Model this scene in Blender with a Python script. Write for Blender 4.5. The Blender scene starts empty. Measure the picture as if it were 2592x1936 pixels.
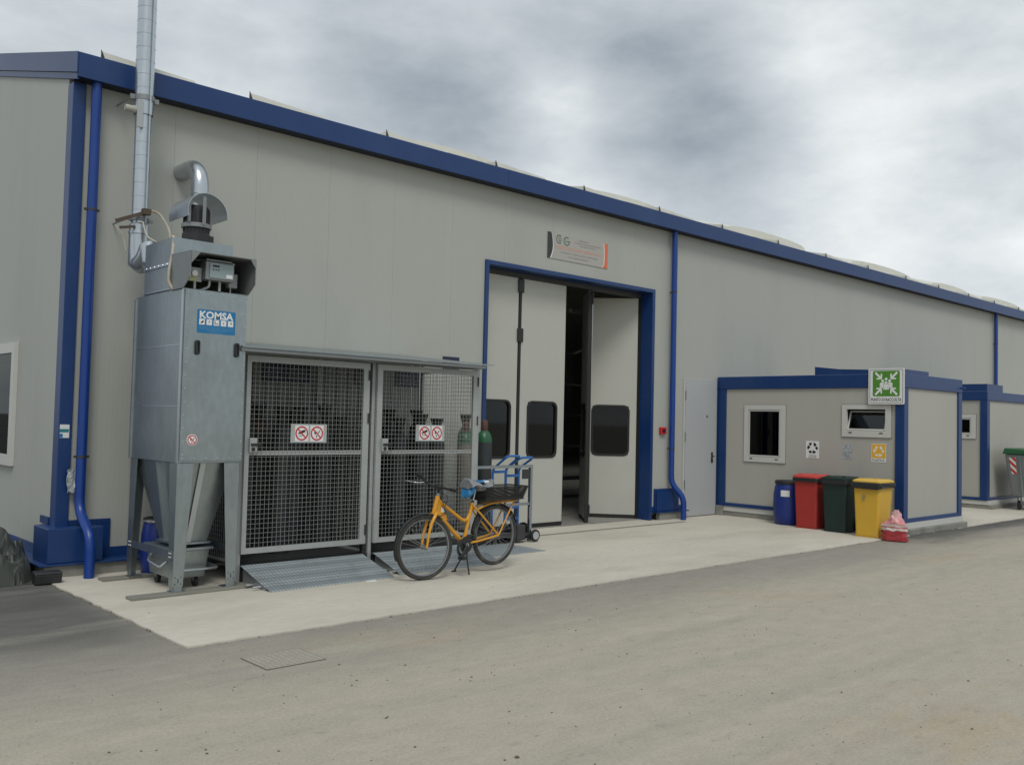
import bpy, bmesh, math, random
from mathutils import Vector, Matrix
random.seed(7)
SC = bpy.context.scene
COL = SC.collection
R = math.radians

# ------------------------------------------------------------------ camera
cd = bpy.data.cameras.new('camera'); cam = bpy.data.objects.new('camera', cd); COL.objects.link(cam)
cd.sensor_fit = 'HORIZONTAL'; cd.sensor_width = 36.0; cd.lens = 2333.09/2592*36.0
cd.clip_start = 0.05; cd.clip_end = 2000
yaw, pit, rol = R(42.865), R(2.325), R(1.36)
fw = Vector((math.sin(yaw)*math.cos(pit), math.cos(yaw)*math.cos(pit), math.sin(pit)))
rt = Vector((math.cos(yaw), -math.sin(yaw), 0)); up = rt.cross(fw)
r2 = rt*math.cos(rol)+up*math.sin(rol); u2 = up*math.cos(rol)-rt*math.sin(rol)
M = Matrix((r2, u2, -fw)).transposed().to_4x4(); M.translation = (0, 0, 1.68)
cam.matrix_world = M
SC.camera = cam

# ------------------------------------------------------------------ world: overcast sky
SUN_EL, SUN_AZ = R(52), R(215)       # azimuth clockwise from +Y
W = bpy.data.worlds.new('World'); SC.world = W; W.use_nodes = True
nt = W.node_tree; nt.nodes.clear()
def N(t, **k):
    n = nt.nodes.new(t)
    for a, b in k.items(): setattr(n, a, b)
    return n
L = lambda a, b: nt.links.new(a, b)
def mth(op, a, b=None, c=None, clamp=False):
    n = N('ShaderNodeMath', operation=op); n.use_clamp = clamp
    for i, v in enumerate((a, b, c)):
        if v is None: continue
        if isinstance(v, (int, float)): n.inputs[i].default_value = v
        else: L(v, n.inputs[i])
    return n.outputs[0]
out = N('ShaderNodeOutputWorld'); bg = N('ShaderNodeBackground'); bg.inputs['Strength'].default_value = 0.1
sky = N('ShaderNodeTexSky'); sky.sky_type = 'NISHITA'; sky.sun_disc = False
sky.sun_elevation = SUN_EL; sky.sun_rotation = SUN_AZ
tc = N('ShaderNodeTexCoord'); sep = N('ShaderNodeSeparateXYZ'); L(tc.outputs['Generated'], sep.inputs[0])
com = N('ShaderNodeVectorMath', operation='MULTIPLY'); L(tc.outputs['Generated'], com.inputs[0]); com.inputs[1].default_value = (1.0, 1.0, 2.1)
def noise(vec, sc, det, rough, dist=0.0):
    n = N('ShaderNodeTexNoise'); n.inputs['Scale'].default_value = sc; n.inputs['Detail'].default_value = det
    n.inputs['Roughness'].default_value = rough; n.inputs['Distortion'].default_value = dist
    L(vec, n.inputs['Vector']); return n.outputs['Fac']
n1 = noise(com.outputs[0], 3.6, 3.0, 0.5, 0.0)
n2 = noise(com.outputs[0], 8.5, 8, 0.60, 0.0)
cl = mth('ADD', mth('MULTIPLY', mth('SUBTRACT', n1, 0.5), 0.7), mth('MULTIPLY', mth('SUBTRACT', n2, 0.5), 0.58))
def blob(dx, dy, dz, w, amp):      # one broad cloud mass (or gap) at a bearing in the sky
    d = N('ShaderNodeVectorMath', operation='DISTANCE'); L(tc.outputs['Generated'], d.inputs[0]); d.inputs[1].default_value = (dx, dy, dz)
    g = mth('POWER', 2.718, mth('MULTIPLY', mth('POWER', mth('DIVIDE', d.outputs['Value'], w), 2.0), -1.0))
    return mth('MULTIPLY', g, amp)
for b in ((0.541, 0.758, 0.363, 0.130, -0.20), (0.597, 0.742, 0.306, 0.070, -0.10), (0.771, 0.564, 0.296, 0.085, -0.42), (0.714, 0.580, 0.392, 0.100, -0.20), (0.630, 0.727, 0.271, 0.060, -0.10), (0.492, 0.823, 0.284, 0.100, -0.10), (0.674, 0.665, 0.322, 0.045, 0.16), (0.698, 0.670, 0.254, 0.070, 0.20), (0.874, 0.416, 0.249, 0.200, 0.26), (0.801, 0.466, 0.376, 0.070, 0.12), (0.867, 0.355, 0.350, 0.100, -0.10), (0.301, 0.883, 0.359, 0.140, 0.12), (0.452, 0.822, 0.345, 0.050, 0.14), (0.815, 0.509, 0.278, 0.050, -0.12), (0.910, 0.322, 0.261, 0.060, -0.12), (0.707, 0.616, 0.347, 0.050, 0.05)):
    cl = mth('ADD', cl, blob(*b))
fac = mth('ADD', cl, 0.5, clamp=True)
rp = N('ShaderNodeValToRGB'); L(fac, rp.inputs[0])
e = rp.color_ramp.elements
e[0].position = 0.05; e[0].color = (0.320, 0.368, 0.415, 1)
e[1].position = 0.95; e[1].color = (1.05, 1.07, 1.06, 1)
m_ = e.new(0.5); m_.color = (0.625, 0.675, 0.705, 1)
vm = N('ShaderNodeVectorMath', operation='SCALE'); L(rp.outputs[0], vm.inputs[0]); vm.inputs['Scale'].default_value = 10.0
mx = N('ShaderNodeMix', data_type='RGBA'); mx.inputs[0].default_value = 0.93
L(sky.outputs[0], mx.inputs[6]); L(vm.outputs[0], mx.inputs[7]); L(mx.outputs[2], bg.inputs['Color']); L(bg.outputs[0], out.inputs[0])

# sun behind the clouds: weak and very soft
sd = bpy.data.lights.new('sun', 'SUN'); sd.energy = 1.45; sd.angle = R(20); sd.color = (1.0, 0.965, 0.90)
so = bpy.data.objects.new('sun', sd); COL.objects.link(so)
sv = Vector((math.sin(SUN_AZ)*math.cos(SUN_EL), math.cos(SUN_AZ)*math.cos(SUN_EL), math.sin(SUN_EL)))
so.rotation_euler = sv.to_track_quat('Z', 'Y').to_euler(); so.location = sv*60
vs = SC.view_settings; vs.view_transform = 'Standard'; vs.look = 'None'; vs.gamma = 1.0; vs.use_curve_mapping = False; vs.exposure = 0.0

# ------------------------------------------------------------------ materials
def new_mat(name):
    m = bpy.data.materials.new(name); m.use_nodes = True
    t = m.node_tree; b = t.nodes['Principled BSDF']; return m, t, b
def mat(name, col, rough=0.6, metal=0.0, var=0.10, vscale=3.0, fine=0.05, fscale=60.0, bump=0.0, bscale=80.0, spec=0.5,
        stain=None, stain_amt=0.0, stain_scale=1.2, stretch=(1, 1, 1), objvar=0.0, rvar=0.1, coat=0.0):
    """painted / metal / mineral surface: base colour broken up by two noises and optional stains"""
    m, t, b = new_mat(name); nd = t.nodes; lk = t.links
    tc = nd.new('ShaderNodeTexCoord'); mp = nd.new('ShaderNodeMapping'); lk.new(tc.outputs['Object'], mp.inputs[0]); mp.inputs['Scale'].default_value = stretch
    def nz(s, d=4, r=0.55):
        n = nd.new('ShaderNodeTexNoise'); n.inputs['Scale'].default_value = s; n.inputs['Detail'].default_value = d
        n.inputs['Roughness'].default_value = r; lk.new(mp.outputs[0], n.inputs['Vector']); return n.outputs['Fac']
    def ma(op, a, bb):
        n = nd.new('ShaderNodeMath'); n.operation = op
        for i, v in enumerate((a, bb)):
            if isinstance(v, (int, float)): n.inputs[i].default_value = v
            else: lk.new(v, n.inputs[i])
        return n.outputs[0]
    big = nz(vscale)
    val = ma('ADD', 1.0, ma('MULTIPLY', ma('SUBTRACT', big, 0.5), var*2))
    val = ma('ADD', val, ma('MULTIPLY', ma('SUBTRACT', nz(fscale, 2), 0.5), fine*2))
    if objvar:
        oi = nd.new('ShaderNodeObjectInfo'); val = ma('ADD', val, ma('MULTIPLY', ma('SUBTRACT', oi.outputs['Random'], 0.5), objvar*2))
    sc = nd.new('ShaderNodeVectorMath'); sc.operation = 'SCALE'; sc.inputs[0].default_value = col[:3]; lk.new(val, sc.inputs['Scale'])
    c = sc.outputs[0]
    if stain:
        mr = nd.new('ShaderNodeMapRange'); lk.new(nz(stain_scale, 6, 0.62), mr.inputs[0]); mr.inputs[1].default_value = 0.5; mr.inputs[2].default_value = 0.72
        mxn = nd.new('ShaderNodeMix'); mxn.data_type = 'RGBA'; lk.new(ma('MULTIPLY', mr.outputs[0], stain_amt), mxn.inputs[0])
        lk.new(c, mxn.inputs[6]); mxn.inputs[7].default_value = (*stain, 1); c = mxn.outputs[2]
    lk.new(c, b.inputs['Base Color'])
    lk.new(ma('ADD', rough-rvar/2, ma('MULTIPLY', big, rvar)), b.inputs['Roughness'])
    b.inputs['Metallic'].default_value = metal; b.inputs['Specular IOR Level'].default_value = spec
    if coat: b.inputs['Coat Weight'].default_value = coat
    if bump:
        bp = nd.new('ShaderNodeBump'); bp.inputs['Strength'].default_value = bump; bp.inputs['Distance'].default_value = 0.01
        lk.new(nz(bscale, 3), bp.inputs['Height']); lk.new(bp.outputs[0], b.inputs['Normal'])
    return m

def wall_mat(name, col, period=0.05, objvar=0.004):
    m = mat(name, col, rough=0.55, var=0.035, vscale=0.9, fine=0.02, fscale=35, stain=tuple(c*0.72 for c in col), stain_amt=0.22, stain_scale=1.0, stretch=(1, 1, 0.25), objvar=objvar, spec=0.3)
    t = m.node_tree; nd = t.nodes; lk = t.links; b = nd['Principled BSDF']
    tc = nd.new('ShaderNodeTexCoord'); sp = nd.new('ShaderNodeSeparateXYZ'); lk.new(tc.outputs['Object'], sp.inputs[0])
    a = nd.new('ShaderNodeMath'); a.operation = 'ADD'; lk.new(sp.outputs[0], a.inputs[0]); lk.new(sp.outputs[1], a.inputs[1])
    mu = nd.new('ShaderNodeMath'); mu.operation = 'MULTIPLY'; lk.new(a.outputs[0], mu.inputs[0]); mu.inputs[1].default_value = 2*math.pi/period
    s = nd.new('ShaderNodeMath'); s.operation = 'SINE'; lk.new(mu.outputs[0], s.inputs[0])
    n = nd.new('ShaderNodeTexNoise'); n.inputs['Scale'].default_value = 0.7; n.inputs['Detail'].default_value = 2; lk.new(tc.outputs['Object'], n.inputs['Vector'])
    ad = nd.new('ShaderNodeMath'); ad.operation = 'MULTIPLY_ADD'; lk.new(n.outputs['Fac'], ad.inputs[0]); ad.inputs[1].default_value = 8.0; lk.new(s.outputs[0], ad.inputs[2])
    bp = nd.new('ShaderNodeBump'); bp.inputs['Strength'].default_value = 0.16; bp.inputs['Distance'].default_value = 0.0016
    lk.new(ad.outputs[0], bp.inputs['Height']); lk.new(bp.outputs[0], b.inputs['Normal'])
    return m

def glass_mat(name, tint=0.25, rough=0.03, refl=0.8):
    m, t, b = new_mat(name); nd = t.nodes; lk = t.links
    b.inputs['Base Color'].default_value = (0.01, 0.012, 0.012, 1); b.inputs['Roughness'].default_value = rough; b.inputs['Specular IOR Level'].default_value = 0.5
    tr = nd.new('ShaderNodeBsdfTransparent'); tr.inputs[0].default_value = (tint, tint*1.02, tint, 1)
    gl = nd.new('ShaderNodeBsdfGlossy'); gl.inputs['Roughness'].default_value = rough; gl.inputs['Color'].default_value = (refl, refl*1.05, refl*1.05, 1)
    fr = nd.new('ShaderNodeFresnel'); fr.inputs[0].default_value = 1.45
    mx = nd.new('ShaderNodeMixShader'); lk.new(fr.outputs[0], mx.inputs[0]); lk.new(tr.outputs[0], mx.inputs[1]); lk.new(gl.outputs[0], mx.inputs[2])
    lk.new(mx.outputs[0], nd['Material Output'].inputs[0]); return m

WALLC = (0.385, 0.395, 0.362)
MT = {
 'wall': wall_mat('sandwich panel', WALLC),
 'cabin': wall_mat('cabin panel', (0.400, 0.394, 0.356), 0.03),
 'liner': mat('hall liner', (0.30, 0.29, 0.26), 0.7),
 'leaf': mat('door leaf paint', (0.44, 0.440, 0.395), 0.5, var=0.03, vscale=1.2, fine=0.02, fscale=25, stain=(0.36, 0.35, 0.31), stain_amt=0.25, stain_scale=2.2, objvar=0.01),
 'blue': mat('blue coated sheet', (0.0045, 0.034, 0.138), 0.40, var=0.08, vscale=1.6, fine=0.03, stain=(0.018, 0.052, 0.150), stain_amt=0.5, stain_scale=1.6, objvar=0.03),
 'underside': mat('soffit sheet with painted shade', (0.007, 0.010, 0.022), 0.7, var=0.15, vscale=3),  # shade under the eave is painted into this near-black soffit colour
 'bluepipe': mat('blue downpipe paint', (0.004, 0.040, 0.225), 0.36, var=0.07, vscale=2.0),
 'door': mat('pale grey door paint', (0.39, 0.405, 0.42), 0.5, var=0.03, vscale=1.5, stain=(0.35, 0.36, 0.37), stain_amt=0.25),
 'rubber': mat('black rubber', (0.012, 0.012, 0.012), 0.6, var=0.2, vscale=12),
 'black': mat('black plastic', (0.016, 0.017, 0.018), 0.5, var=0.2, vscale=9),
 'white': mat('white frame', (0.52, 0.52, 0.49), 0.45, var=0.04),
 'roofwhite': mat('white roof sheet', (0.62, 0.62, 0.56), 0.5, var=0.06, stain=(0.4, 0.39, 0.33), stain_amt=0.4, stain_scale=3),
 'roofedge': mat('skylight kerb', (0.30, 0.28, 0.21), 0.6, var=0.15),
 'dark': mat('dark steel', (0.035, 0.036, 0.037), 0.55, var=0.2, vscale=5),
 'galv': mat('galvanised steel', (0.335, 0.380, 0.392), 0.34, 0.9, var=0.14, vscale=2.5, fine=0.16, fscale=22, stain=(0.24, 0.255, 0.26), stain_amt=0.5, stain_scale=2.2, stretch=(1, 1, 0.45), rvar=0.2),
 'duct': mat('spiral duct steel', (0.50, 0.54, 0.57), 0.30, 0.9, var=0.08, vscale=4, fine=0.05, fscale=40, rvar=0.2),
 'dull': mat('dull zinc', (0.25, 0.265, 0.27), 0.55, 0.6, var=0.15, vscale=5),
 'cage': mat('cage frame paint', (0.36, 0.38, 0.375), 0.5, 0.2, var=0.06, vscale=4, stain=(0.25, 0.26, 0.25), stain_amt=0.4, stain_scale=6),
 'wire': mat('welded wire', (0.27, 0.28, 0.265), 0.6, 0.2, var=0.1),
 'ribsheet': mat('ribbed zinc sheet', (0.18, 0.19, 0.187), 0.5, 0.35, var=0.1),
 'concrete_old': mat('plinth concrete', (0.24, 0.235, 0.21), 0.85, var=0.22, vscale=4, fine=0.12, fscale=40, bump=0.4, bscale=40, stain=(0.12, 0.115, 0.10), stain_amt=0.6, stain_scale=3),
 'plank': mat('weathered plank', (0.20, 0.195, 0.165), 0.8, var=0.2, vscale=4, fine=0.15, fscale=25, stretch=(0.15, 1, 1), bump=0.4, bscale=60),
 'rust': mat('rusty steel', (0.095, 0.072, 0.052), 0.8, 0.2, var=0.4, vscale=14),
 'hose': mat('cream hose', (0.42, 0.40, 0.34), 0.5, stain=(0.35, 0.22, 0.08), stain_amt=0.7, stain_scale=9),
 'orange': mat('orange bicycle paint', (0.62, 0.285, 0.014), 0.38, var=0.05, vscale=6, fine=0.02, coat=0.2),
 'tyre': mat('tyre', (0.032, 0.032, 0.030), 0.8, var=0.25, vscale=20, stain=(0.12, 0.115, 0.10), stain_amt=0.6, stain_scale=8, bump=0.3, bscale=150),
 'chrome': mat('aluminium', (0.55, 0.56, 0.57), 0.3, 0.9, var=0.05),
 'bluecart': mat('blue hand truck paint', (0.022, 0.13, 0.40), 0.4, var=0.06, vscale=6),
 'drumblue': mat('blue drum plastic', (0.007, 0.026, 0.19), 0.42, var=0.08, vscale=5),
 'red': mat('red bin plastic', (0.36, 0.028, 0.022), 0.5, var=0.06, vscale=5, stain=(0.2, 0.03, 0.025), stain_amt=0.4),
 'redlid': mat('red lid plastic', (0.55, 0.06, 0.05), 0.45, var=0.06, vscale=5),
 'green': mat('dark green bin plastic', (0.006, 0.024, 0.020), 0.5, var=0.1, vscale=5),
 'yellow': mat('yellow bin plastic', (0.60, 0.36, 0.035), 0.5, var=0.05, vscale=5, stain=(0.45, 0.28, 0.05), stain_amt=0.4, stain_scale=3),
 'yellowlid': mat('yellow lid plastic', (0.68, 0.44, 0.08), 0.5, var=0.05, vscale=5),
 'lidgreen': mat('green lid plastic', (0.012, 0.085, 0.03), 0.5),
 'tarp': mat('grey green tarpaulin', (0.055, 0.062, 0.055), 0.5, var=0.3, vscale=4, stain=(0.075, 0.08, 0.072), stain_amt=0.5, stain_scale=3),
 'cylgrey': mat('grey cylinder paint', (0.026, 0.032, 0.037), 0.5, var=0.15, vscale=5, stain=(0.06, 0.055, 0.045), stain_amt=0.4, stain_scale=5),
 'cyltan': mat('tan cylinder paint', (0.19, 0.165, 0.135), 0.6, var=0.15, vscale=5),
 'cylgreen': mat('green shoulder paint', (0.014, 0.095, 0.042), 0.4, var=0.08),
 'cylbrown': mat('brown cap', (0.075, 0.035, 0.025), 0.6, var=0.2),
 'hatch': mat('dusty cast iron', (0.33, 0.31, 0.26), 0.85, var=0.1, vscale=6, fine=0.1, bump=0.3, bscale=70),
 'paper': mat('white print', (0.70, 0.71, 0.70), 0.5, var=0.03),
 'printred': mat('red print', (0.48, 0.018, 0.025), 0.5, var=0.03),
 'printblack': mat('black print', (0.012, 0.012, 0.014), 0.5, var=0.05),
 'printblue': mat('sky blue print', (0.010, 0.155, 0.36), 0.4, var=0.03),
 'printpale': mat('pale blue print', (0.16, 0.36, 0.52), 0.5, var=0.03),
 'printgreen': mat('green print', (0.070, 0.23, 0.022), 0.5, var=0.05, vscale=6),
 'printorange': mat('orange print', (0.62, 0.155, 0.07), 0.5, var=0.03),
 'printyellow': mat('yellow print', (0.72, 0.40, 0.02), 0.5, var=0.03),
 'logogreen': mat('logo green print', (0.02, 0.11, 0.06), 0.5, var=0.03),
 'signboard': mat('sign board', (0.375, 0.365, 0.335), 0.45, var=0.03, vscale=3),
 'signgrey': mat('grey sign plate', (0.36, 0.39, 0.40), 0.5, var=0.08, vscale=9),
 'signdark': mat('navy sign plate', (0.012, 0.018, 0.05), 0.5, var=0.1),
 'greyprint': mat('grey print', (0.17, 0.17, 0.18), 0.5, var=0.03),
 'coralprint': mat('coral print', (0.60, 0.27, 0.19), 0.5, var=0.03),
 'alarmred': mat('alarm red', (0.50, 0.012, 0.015), 0.4, var=0.03),
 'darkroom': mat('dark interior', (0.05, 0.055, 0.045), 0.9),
 'glass': glass_mat('tinted glass', 0.22),
 'glassdark': glass_mat('dark window glass', 0.15, refl=0.5),
 'acrylic': glass_mat('blind glass', 0.6),
 'pebble': mat('mud crumbs', (0.115, 0.100, 0.075), 0.9, var=0.4, vscale=3),
 'bagblue': mat('blue plastic bag', (0.02, 0.16, 0.36), 0.3, var=0.1, vscale=14),
 'bagclear': mat('crumpled clear bag', (0.20, 0.21, 0.22), 0.25, var=0.5, vscale=14, fine=0.2),
 'basket': mat('basket wire', (0.018, 0.017, 0.016), 0.6),
}

def plate_mat():
    m = mat('checker plate', (0.33, 0.375, 0.40), 0.5, 0.25, var=0.10, vscale=2.5, fine=0.04, stain=(0.22, 0.235, 0.24), stain_amt=0.5, stain_scale=4)
    t = m.node_tree; nd = t.nodes; lk = t.links
    tc = nd.new('ShaderNodeTexCoord'); mp = nd.new('ShaderNodeMapping'); lk.new(tc.outputs['Object'], mp.inputs[0]); mp.inputs['Scale'].default_value = (26, 18, 18)
    br = nd.new('ShaderNodeTexChecker'); br.inputs['Scale'].default_value = 1.0; lk.new(mp.outputs[0], br.inputs[0])
    bp = nd.new('ShaderNodeBump'); bp.inputs['Strength'].default_value = 0.9; bp.inputs['Distance'].default_value = 0.004
    v = nd.new('ShaderNodeTexVoronoi'); v.inputs['Scale'].default_value = 1.0; v.inputs['Randomness'].default_value = 0.0; lk.new(mp.outputs[0], v.inputs['Vector'])
    lk.new(v.outputs['Distance'], bp.inputs['Height']); lk.new(bp.outputs[0], nd['Principled BSDF'].inputs['Normal'])
    B = nd['Principled BSDF']; src = B.inputs['Base Color'].links[0].from_socket      # worn bright tread crowns, dirt between them
    mrr = nd.new('ShaderNodeMapRange'); lk.new(v.outputs['Distance'], mrr.inputs[0]); mrr.inputs[1].default_value = 0.15; mrr.inputs[2].default_value = 0.6; mrr.inputs[3].default_value = 1.25; mrr.inputs[4].default_value = 0.66
    sc = nd.new('ShaderNodeVectorMath'); sc.operation = 'SCALE'; lk.new(src, sc.inputs[0]); lk.new(mrr.outputs[0], sc.inputs['Scale']); lk.new(sc.outputs[0], B.inputs['Base Color'])
    return m
MT['plate'] = plate_mat()

def ground_mat():
    m, t, b = new_mat('dusty asphalt'); nd = t.nodes; lk = t.links
    g = nd.new('ShaderNodeNewGeometry'); sp = nd.new('ShaderNodeSeparateXYZ'); lk.new(g.outputs['Position'], sp.inputs[0])
    def ma(op, a, bb=None, clamp=False):
        n = nd.new('ShaderNodeMath'); n.operation = op; n.use_clamp = clamp
        for i, v in enumerate((a, bb)):
            if v is None: continue
            if isinstance(v, (int, float)): n.inputs[i].default_value = v
            else: lk.new(v, n.inputs[i])
        return n.outputs[0]
    def nz(s, d=5, r=0.6, stretch=(1, 1, 1), rot=0.0, off=0.0):
        mp = nd.new('ShaderNodeMapping'); lk.new(g.outputs['Position'], mp.inputs[0]); mp.inputs['Scale'].default_value = stretch
        mp.inputs['Rotation'].default_value = (0, 0, rot); mp.inputs['Location'].default_value = (off, off*1.7, 0)
        n = nd.new('ShaderNodeTexNoise'); n.inputs['Scale'].default_value = s; n.inputs['Detail'].default_value = d; n.inputs['Roughness'].default_value = r
        lk.new(mp.outputs[0], n.inputs['Vector']); return n.outputs['Fac']
    def mr(v, a, bb, c=0.0, d=1.0):
        n = nd.new('ShaderNodeMapRange'); lk.new(v, n.inputs[0]); n.interpolation_type = 'SMOOTHSTEP'
        n.inputs[1].default_value = a; n.inputs[2].default_value = bb; n.inputs[3].default_value = c; n.inputs[4].default_value = d; return n.outputs[0]
    def mix(f, a, bb):
        n = nd.new('ShaderNodeMix'); n.data_type = 'RGBA'
        if isinstance(f, float): n.inputs[0].default_value = f
        else: lk.new(f, n.inputs[0])
        for i, v in ((6, a), (7, bb)):
            if isinstance(v, tuple): n.inputs[i].default_value = (*v, 1)
            else: lk.new(v, n.inputs[i])
        return n.outputs[2]
    X, Y = sp.outputs[0], sp.outputs[1]
    wob = ma('MULTIPLY', ma('SUBTRACT', nz(0.8, 5, 0.6, (0.35, 1, 1)), 0.5), 2.2)
    # bare asphalt is swept clean along the building and thick with dried mud where lorries run
    dust = mr(ma('ADD', Y, wob), 6.7, 4.6)
    left = ma('MULTIPLY', mr(ma('ADD', X, ma('MULTIPLY', wob, 0.4)), 3.3, 2.6), mr(ma('ADD', Y, wob), 6.3, 8.0))
    right = ma('MULTIPLY', mr(ma('ADD', X, wob), 13.4, 14.6), mr(ma('ADD', Y, ma('MULTIPLY', wob, 0.8)), 5.3, 6.3))
    bare = ma('MAXIMUM', left, right)
    c = mix(dust, (0.255, 0.240, 0.208), (0.388, 0.356, 0.290))
    c = mix(ma('MULTIPLY', bare, 0.85), c, (0.070, 0.072, 0.070))
    streak = nz(1.3, 5, 0.62, (0.10, 1, 1), R(4), 3.0)
    c = mix(ma('MULTIPLY', mr(streak, 0.46, 0.68), ma('SUBTRACT', 0.34, ma('MULTIPLY', bare, 0.2))), c, (0.290, 0.272, 0.232))
    streak2 = nz(2.2, 4, 0.6, (0.16, 1, 1), R(-14), 9.0)
    c = mix(ma('MULTIPLY', mr(streak2, 0.55, 0.75), 0.25), c, (0.475, 0.440, 0.365))
    mud = nz(0.55, 6, 0.7, (0.55, 1, 1), R(8), 17.0)
    c = mix(ma('MULTIPLY', mr(mud, 0.54, 0.68), ma('MULTIPLY', dust, 0.55)), c, (0.39, 0.315, 0.215))
    spots = nz(9.0, 5, 0.7, (0.6, 1, 1), 0.2, 5.0)
    c = mix(ma('MULTIPLY', mr(spots, 0.57, 0.72), 0.42), c, (0.19, 0.176, 0.148))
    tread = nd.new('ShaderNodeTexWave'); tread.wave_type = 'BANDS'; tread.bands_direction = 'Y'; tread.inputs['Scale'].default_value = 0.42; tread.inputs['Distortion'].default_value = 1.6; tread.inputs['Detail'].default_value = 2.0; tread.inputs['Detail Scale'].default_value = 0.6
    tm = nd.new('ShaderNodeMapping'); lk.new(g.outputs['Position'], tm.inputs[0]); tm.inputs['Rotation'].default_value = (0, 0, R(9)); tm.inputs['Scale'].default_value = (0.35, 1, 1); lk.new(tm.outputs[0], tread.inputs['Vector'])
    c = mix(ma('MULTIPLY', ma('MULTIPLY', mr(tread.outputs['Fac'], 0.80, 0.98), mr(nz(0.9, 3, 0.6, (0.5, 1, 1), 0, 31.0), 0.42, 0.6)), ma('MULTIPLY', dust, 0.20)), c, (0.275, 0.258, 0.222))
    g1, g2, g3 = nz(190, 2, 0.6), nz(48, 4, 0.7), nz(7, 5, 0.65, (0.6, 1, 1), 0.1, 2.0)
    v = ma('ADD', 0.28, ma('ADD', ma('ADD', ma('MULTIPLY', g1, 0.46), ma('MULTIPLY', g2, 0.66)), ma('MULTIPLY', g3, 0.34)))
    sc = nd.new('ShaderNodeVectorMath'); sc.operation = 'SCALE'; lk.new(c, sc.inputs[0]); lk.new(v, sc.inputs['Scale'])
    lk.new(sc.outputs[0], b.inputs['Base Color'])
    b.inputs['Roughness'].default_value = 0.9; b.inputs['Specular IOR Level'].default_value = 0.25
    bp = nd.new('ShaderNodeBump'); bp.inputs['Strength'].default_value = 0.75; bp.inputs['Distance'].default_value = 0.014
    h = ma('ADD', ma('MULTIPLY', nz(70, 4, 0.7), 0.5), ma('MULTIPLY', nz(4, 4, 0.6, (0.3, 1, 1), R(6)), 1.6))
    lk.new(h, bp.inputs['Height']); lk.new(bp.outputs[0], b.inputs['Normal'])
    return m
MT['asphalt'] = ground_mat()
MT['slab'] = mat('pale concrete', (0.535, 0.502, 0.430), 0.85, var=0.20, vscale=0.9, fine=0.12, fscale=18, bump=0.25, bscale=60,
                 stain=(0.38, 0.355, 0.295), stain_amt=0.75, stain_scale=0.7, stretch=(0.45, 1, 1), spec=0.25)
def bag_mat():
    m, t, b = new_mat('printed sack'); nd = t.nodes; lk = t.links
    tc = nd.new('ShaderNodeTexCoord'); sp = nd.new('ShaderNodeSeparateXYZ'); lk.new(tc.outputs['Object'], sp.inputs[0])
    n = nd.new('ShaderNodeTexNoise'); n.inputs['Scale'].default_value = 9; n.inputs['Detail'].default_value = 3; lk.new(tc.outputs['Object'], n.inputs['Vector'])
    a = nd.new('ShaderNodeMath'); a.operation = 'MULTIPLY_ADD'; lk.new(n.outputs['Fac'], a.inputs[0]); a.inputs[1].default_value = 0.07; lk.new(sp.outputs[2], a.inputs[2])
    r = nd.new('ShaderNodeValToRGB'); lk.new(a.outputs[0], r.inputs[0]); r.color_ramp.interpolation = 'CONSTANT'
    els = r.color_ramp.elements; els[0].position = 0.0; els[0].color = (0.33, 0.03, 0.035, 1); els[1].position = 0.185; els[1].color = (0.62, 0.58, 0.55, 1)
    for p, c in ((0.22, (0.55, 0.16, 0.17, 1)), (0.245, (0.62, 0.55, 0.53, 1)), (0.27, (0.62, 0.26, 0.27, 1)), (0.36, (0.66, 0.38, 0.38, 1))):
        k = els.new(p); k.color = c
    lk.new(r.outputs[0], b.inputs['Base Color']); b.inputs['Roughness'].default_value = 0.4; return m
MT['sack'] = bag_mat()
def torn_mat():
    m, t, b = new_mat('torn sticker'); nd = t.nodes; lk = t.links
    tc = nd.new('ShaderNodeTexCoord'); n = nd.new('ShaderNodeTexNoise'); n.inputs['Scale'].default_value = 22; n.inputs['Detail'].default_value = 5; lk.new(tc.outputs['Object'], n.inputs['Vector'])
    r = nd.new('ShaderNodeValToRGB'); lk.new(n.outputs['Fac'], r.inputs[0])
    r.color_ramp.elements[0].position = 0.42; r.color_ramp.elements[0].color = (0.26, 0.275, 0.275, 1)
    r.color_ramp.elements[1].position = 0.60; r.color_ramp.elements[1].color = (0.40, 0.43, 0.46, 1)
    lk.new(r.outputs[0], b.inputs['Base Color']); b.inputs['Roughness'].default_value = 0.7; return m
MT['torn'] = torn_mat()
def stripe_mat():
    m, t, b = new_mat('red white stripes'); nd = t.nodes; lk = t.links
    tc = nd.new('ShaderNodeTexCoord'); sp = nd.new('ShaderNodeSeparateXYZ'); lk.new(tc.outputs['Object'], sp.inputs[0])
    a = nd.new('ShaderNodeMath'); a.operation = 'SUBTRACT'; lk.new(sp.outputs[2], a.inputs[0]); lk.new(sp.outputs[1], a.inputs[1])
    q = nd.new('ShaderNodeMath'); q.operation = 'MULTIPLY'; lk.new(a.outputs[0], q.inputs[0]); q.inputs[1].default_value = 7.0
    f = nd.new('ShaderNodeMath'); f.operation = 'FRACT'; lk.new(q.outputs[0], f.inputs[0])
    g = nd.new('ShaderNodeMath'); g.operation = 'GREATER_THAN'; lk.new(f.outputs[0], g.inputs[0]); g.inputs[1].default_value = 0.5
    mx = nd.new('ShaderNodeMix'); mx.data_type = 'RGBA'; lk.new(g.outputs[0], mx.inputs[0]); mx.inputs[6].default_value = (0.55, 0.03, 0.02, 1); mx.inputs[7].default_value = (0.68, 0.68, 0.66, 1)
    lk.new(mx.outputs[2], b.inputs['Base Color']); b.inputs['Roughness'].default_value = 0.4; return m
MT['stripes'] = stripe_mat()

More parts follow.
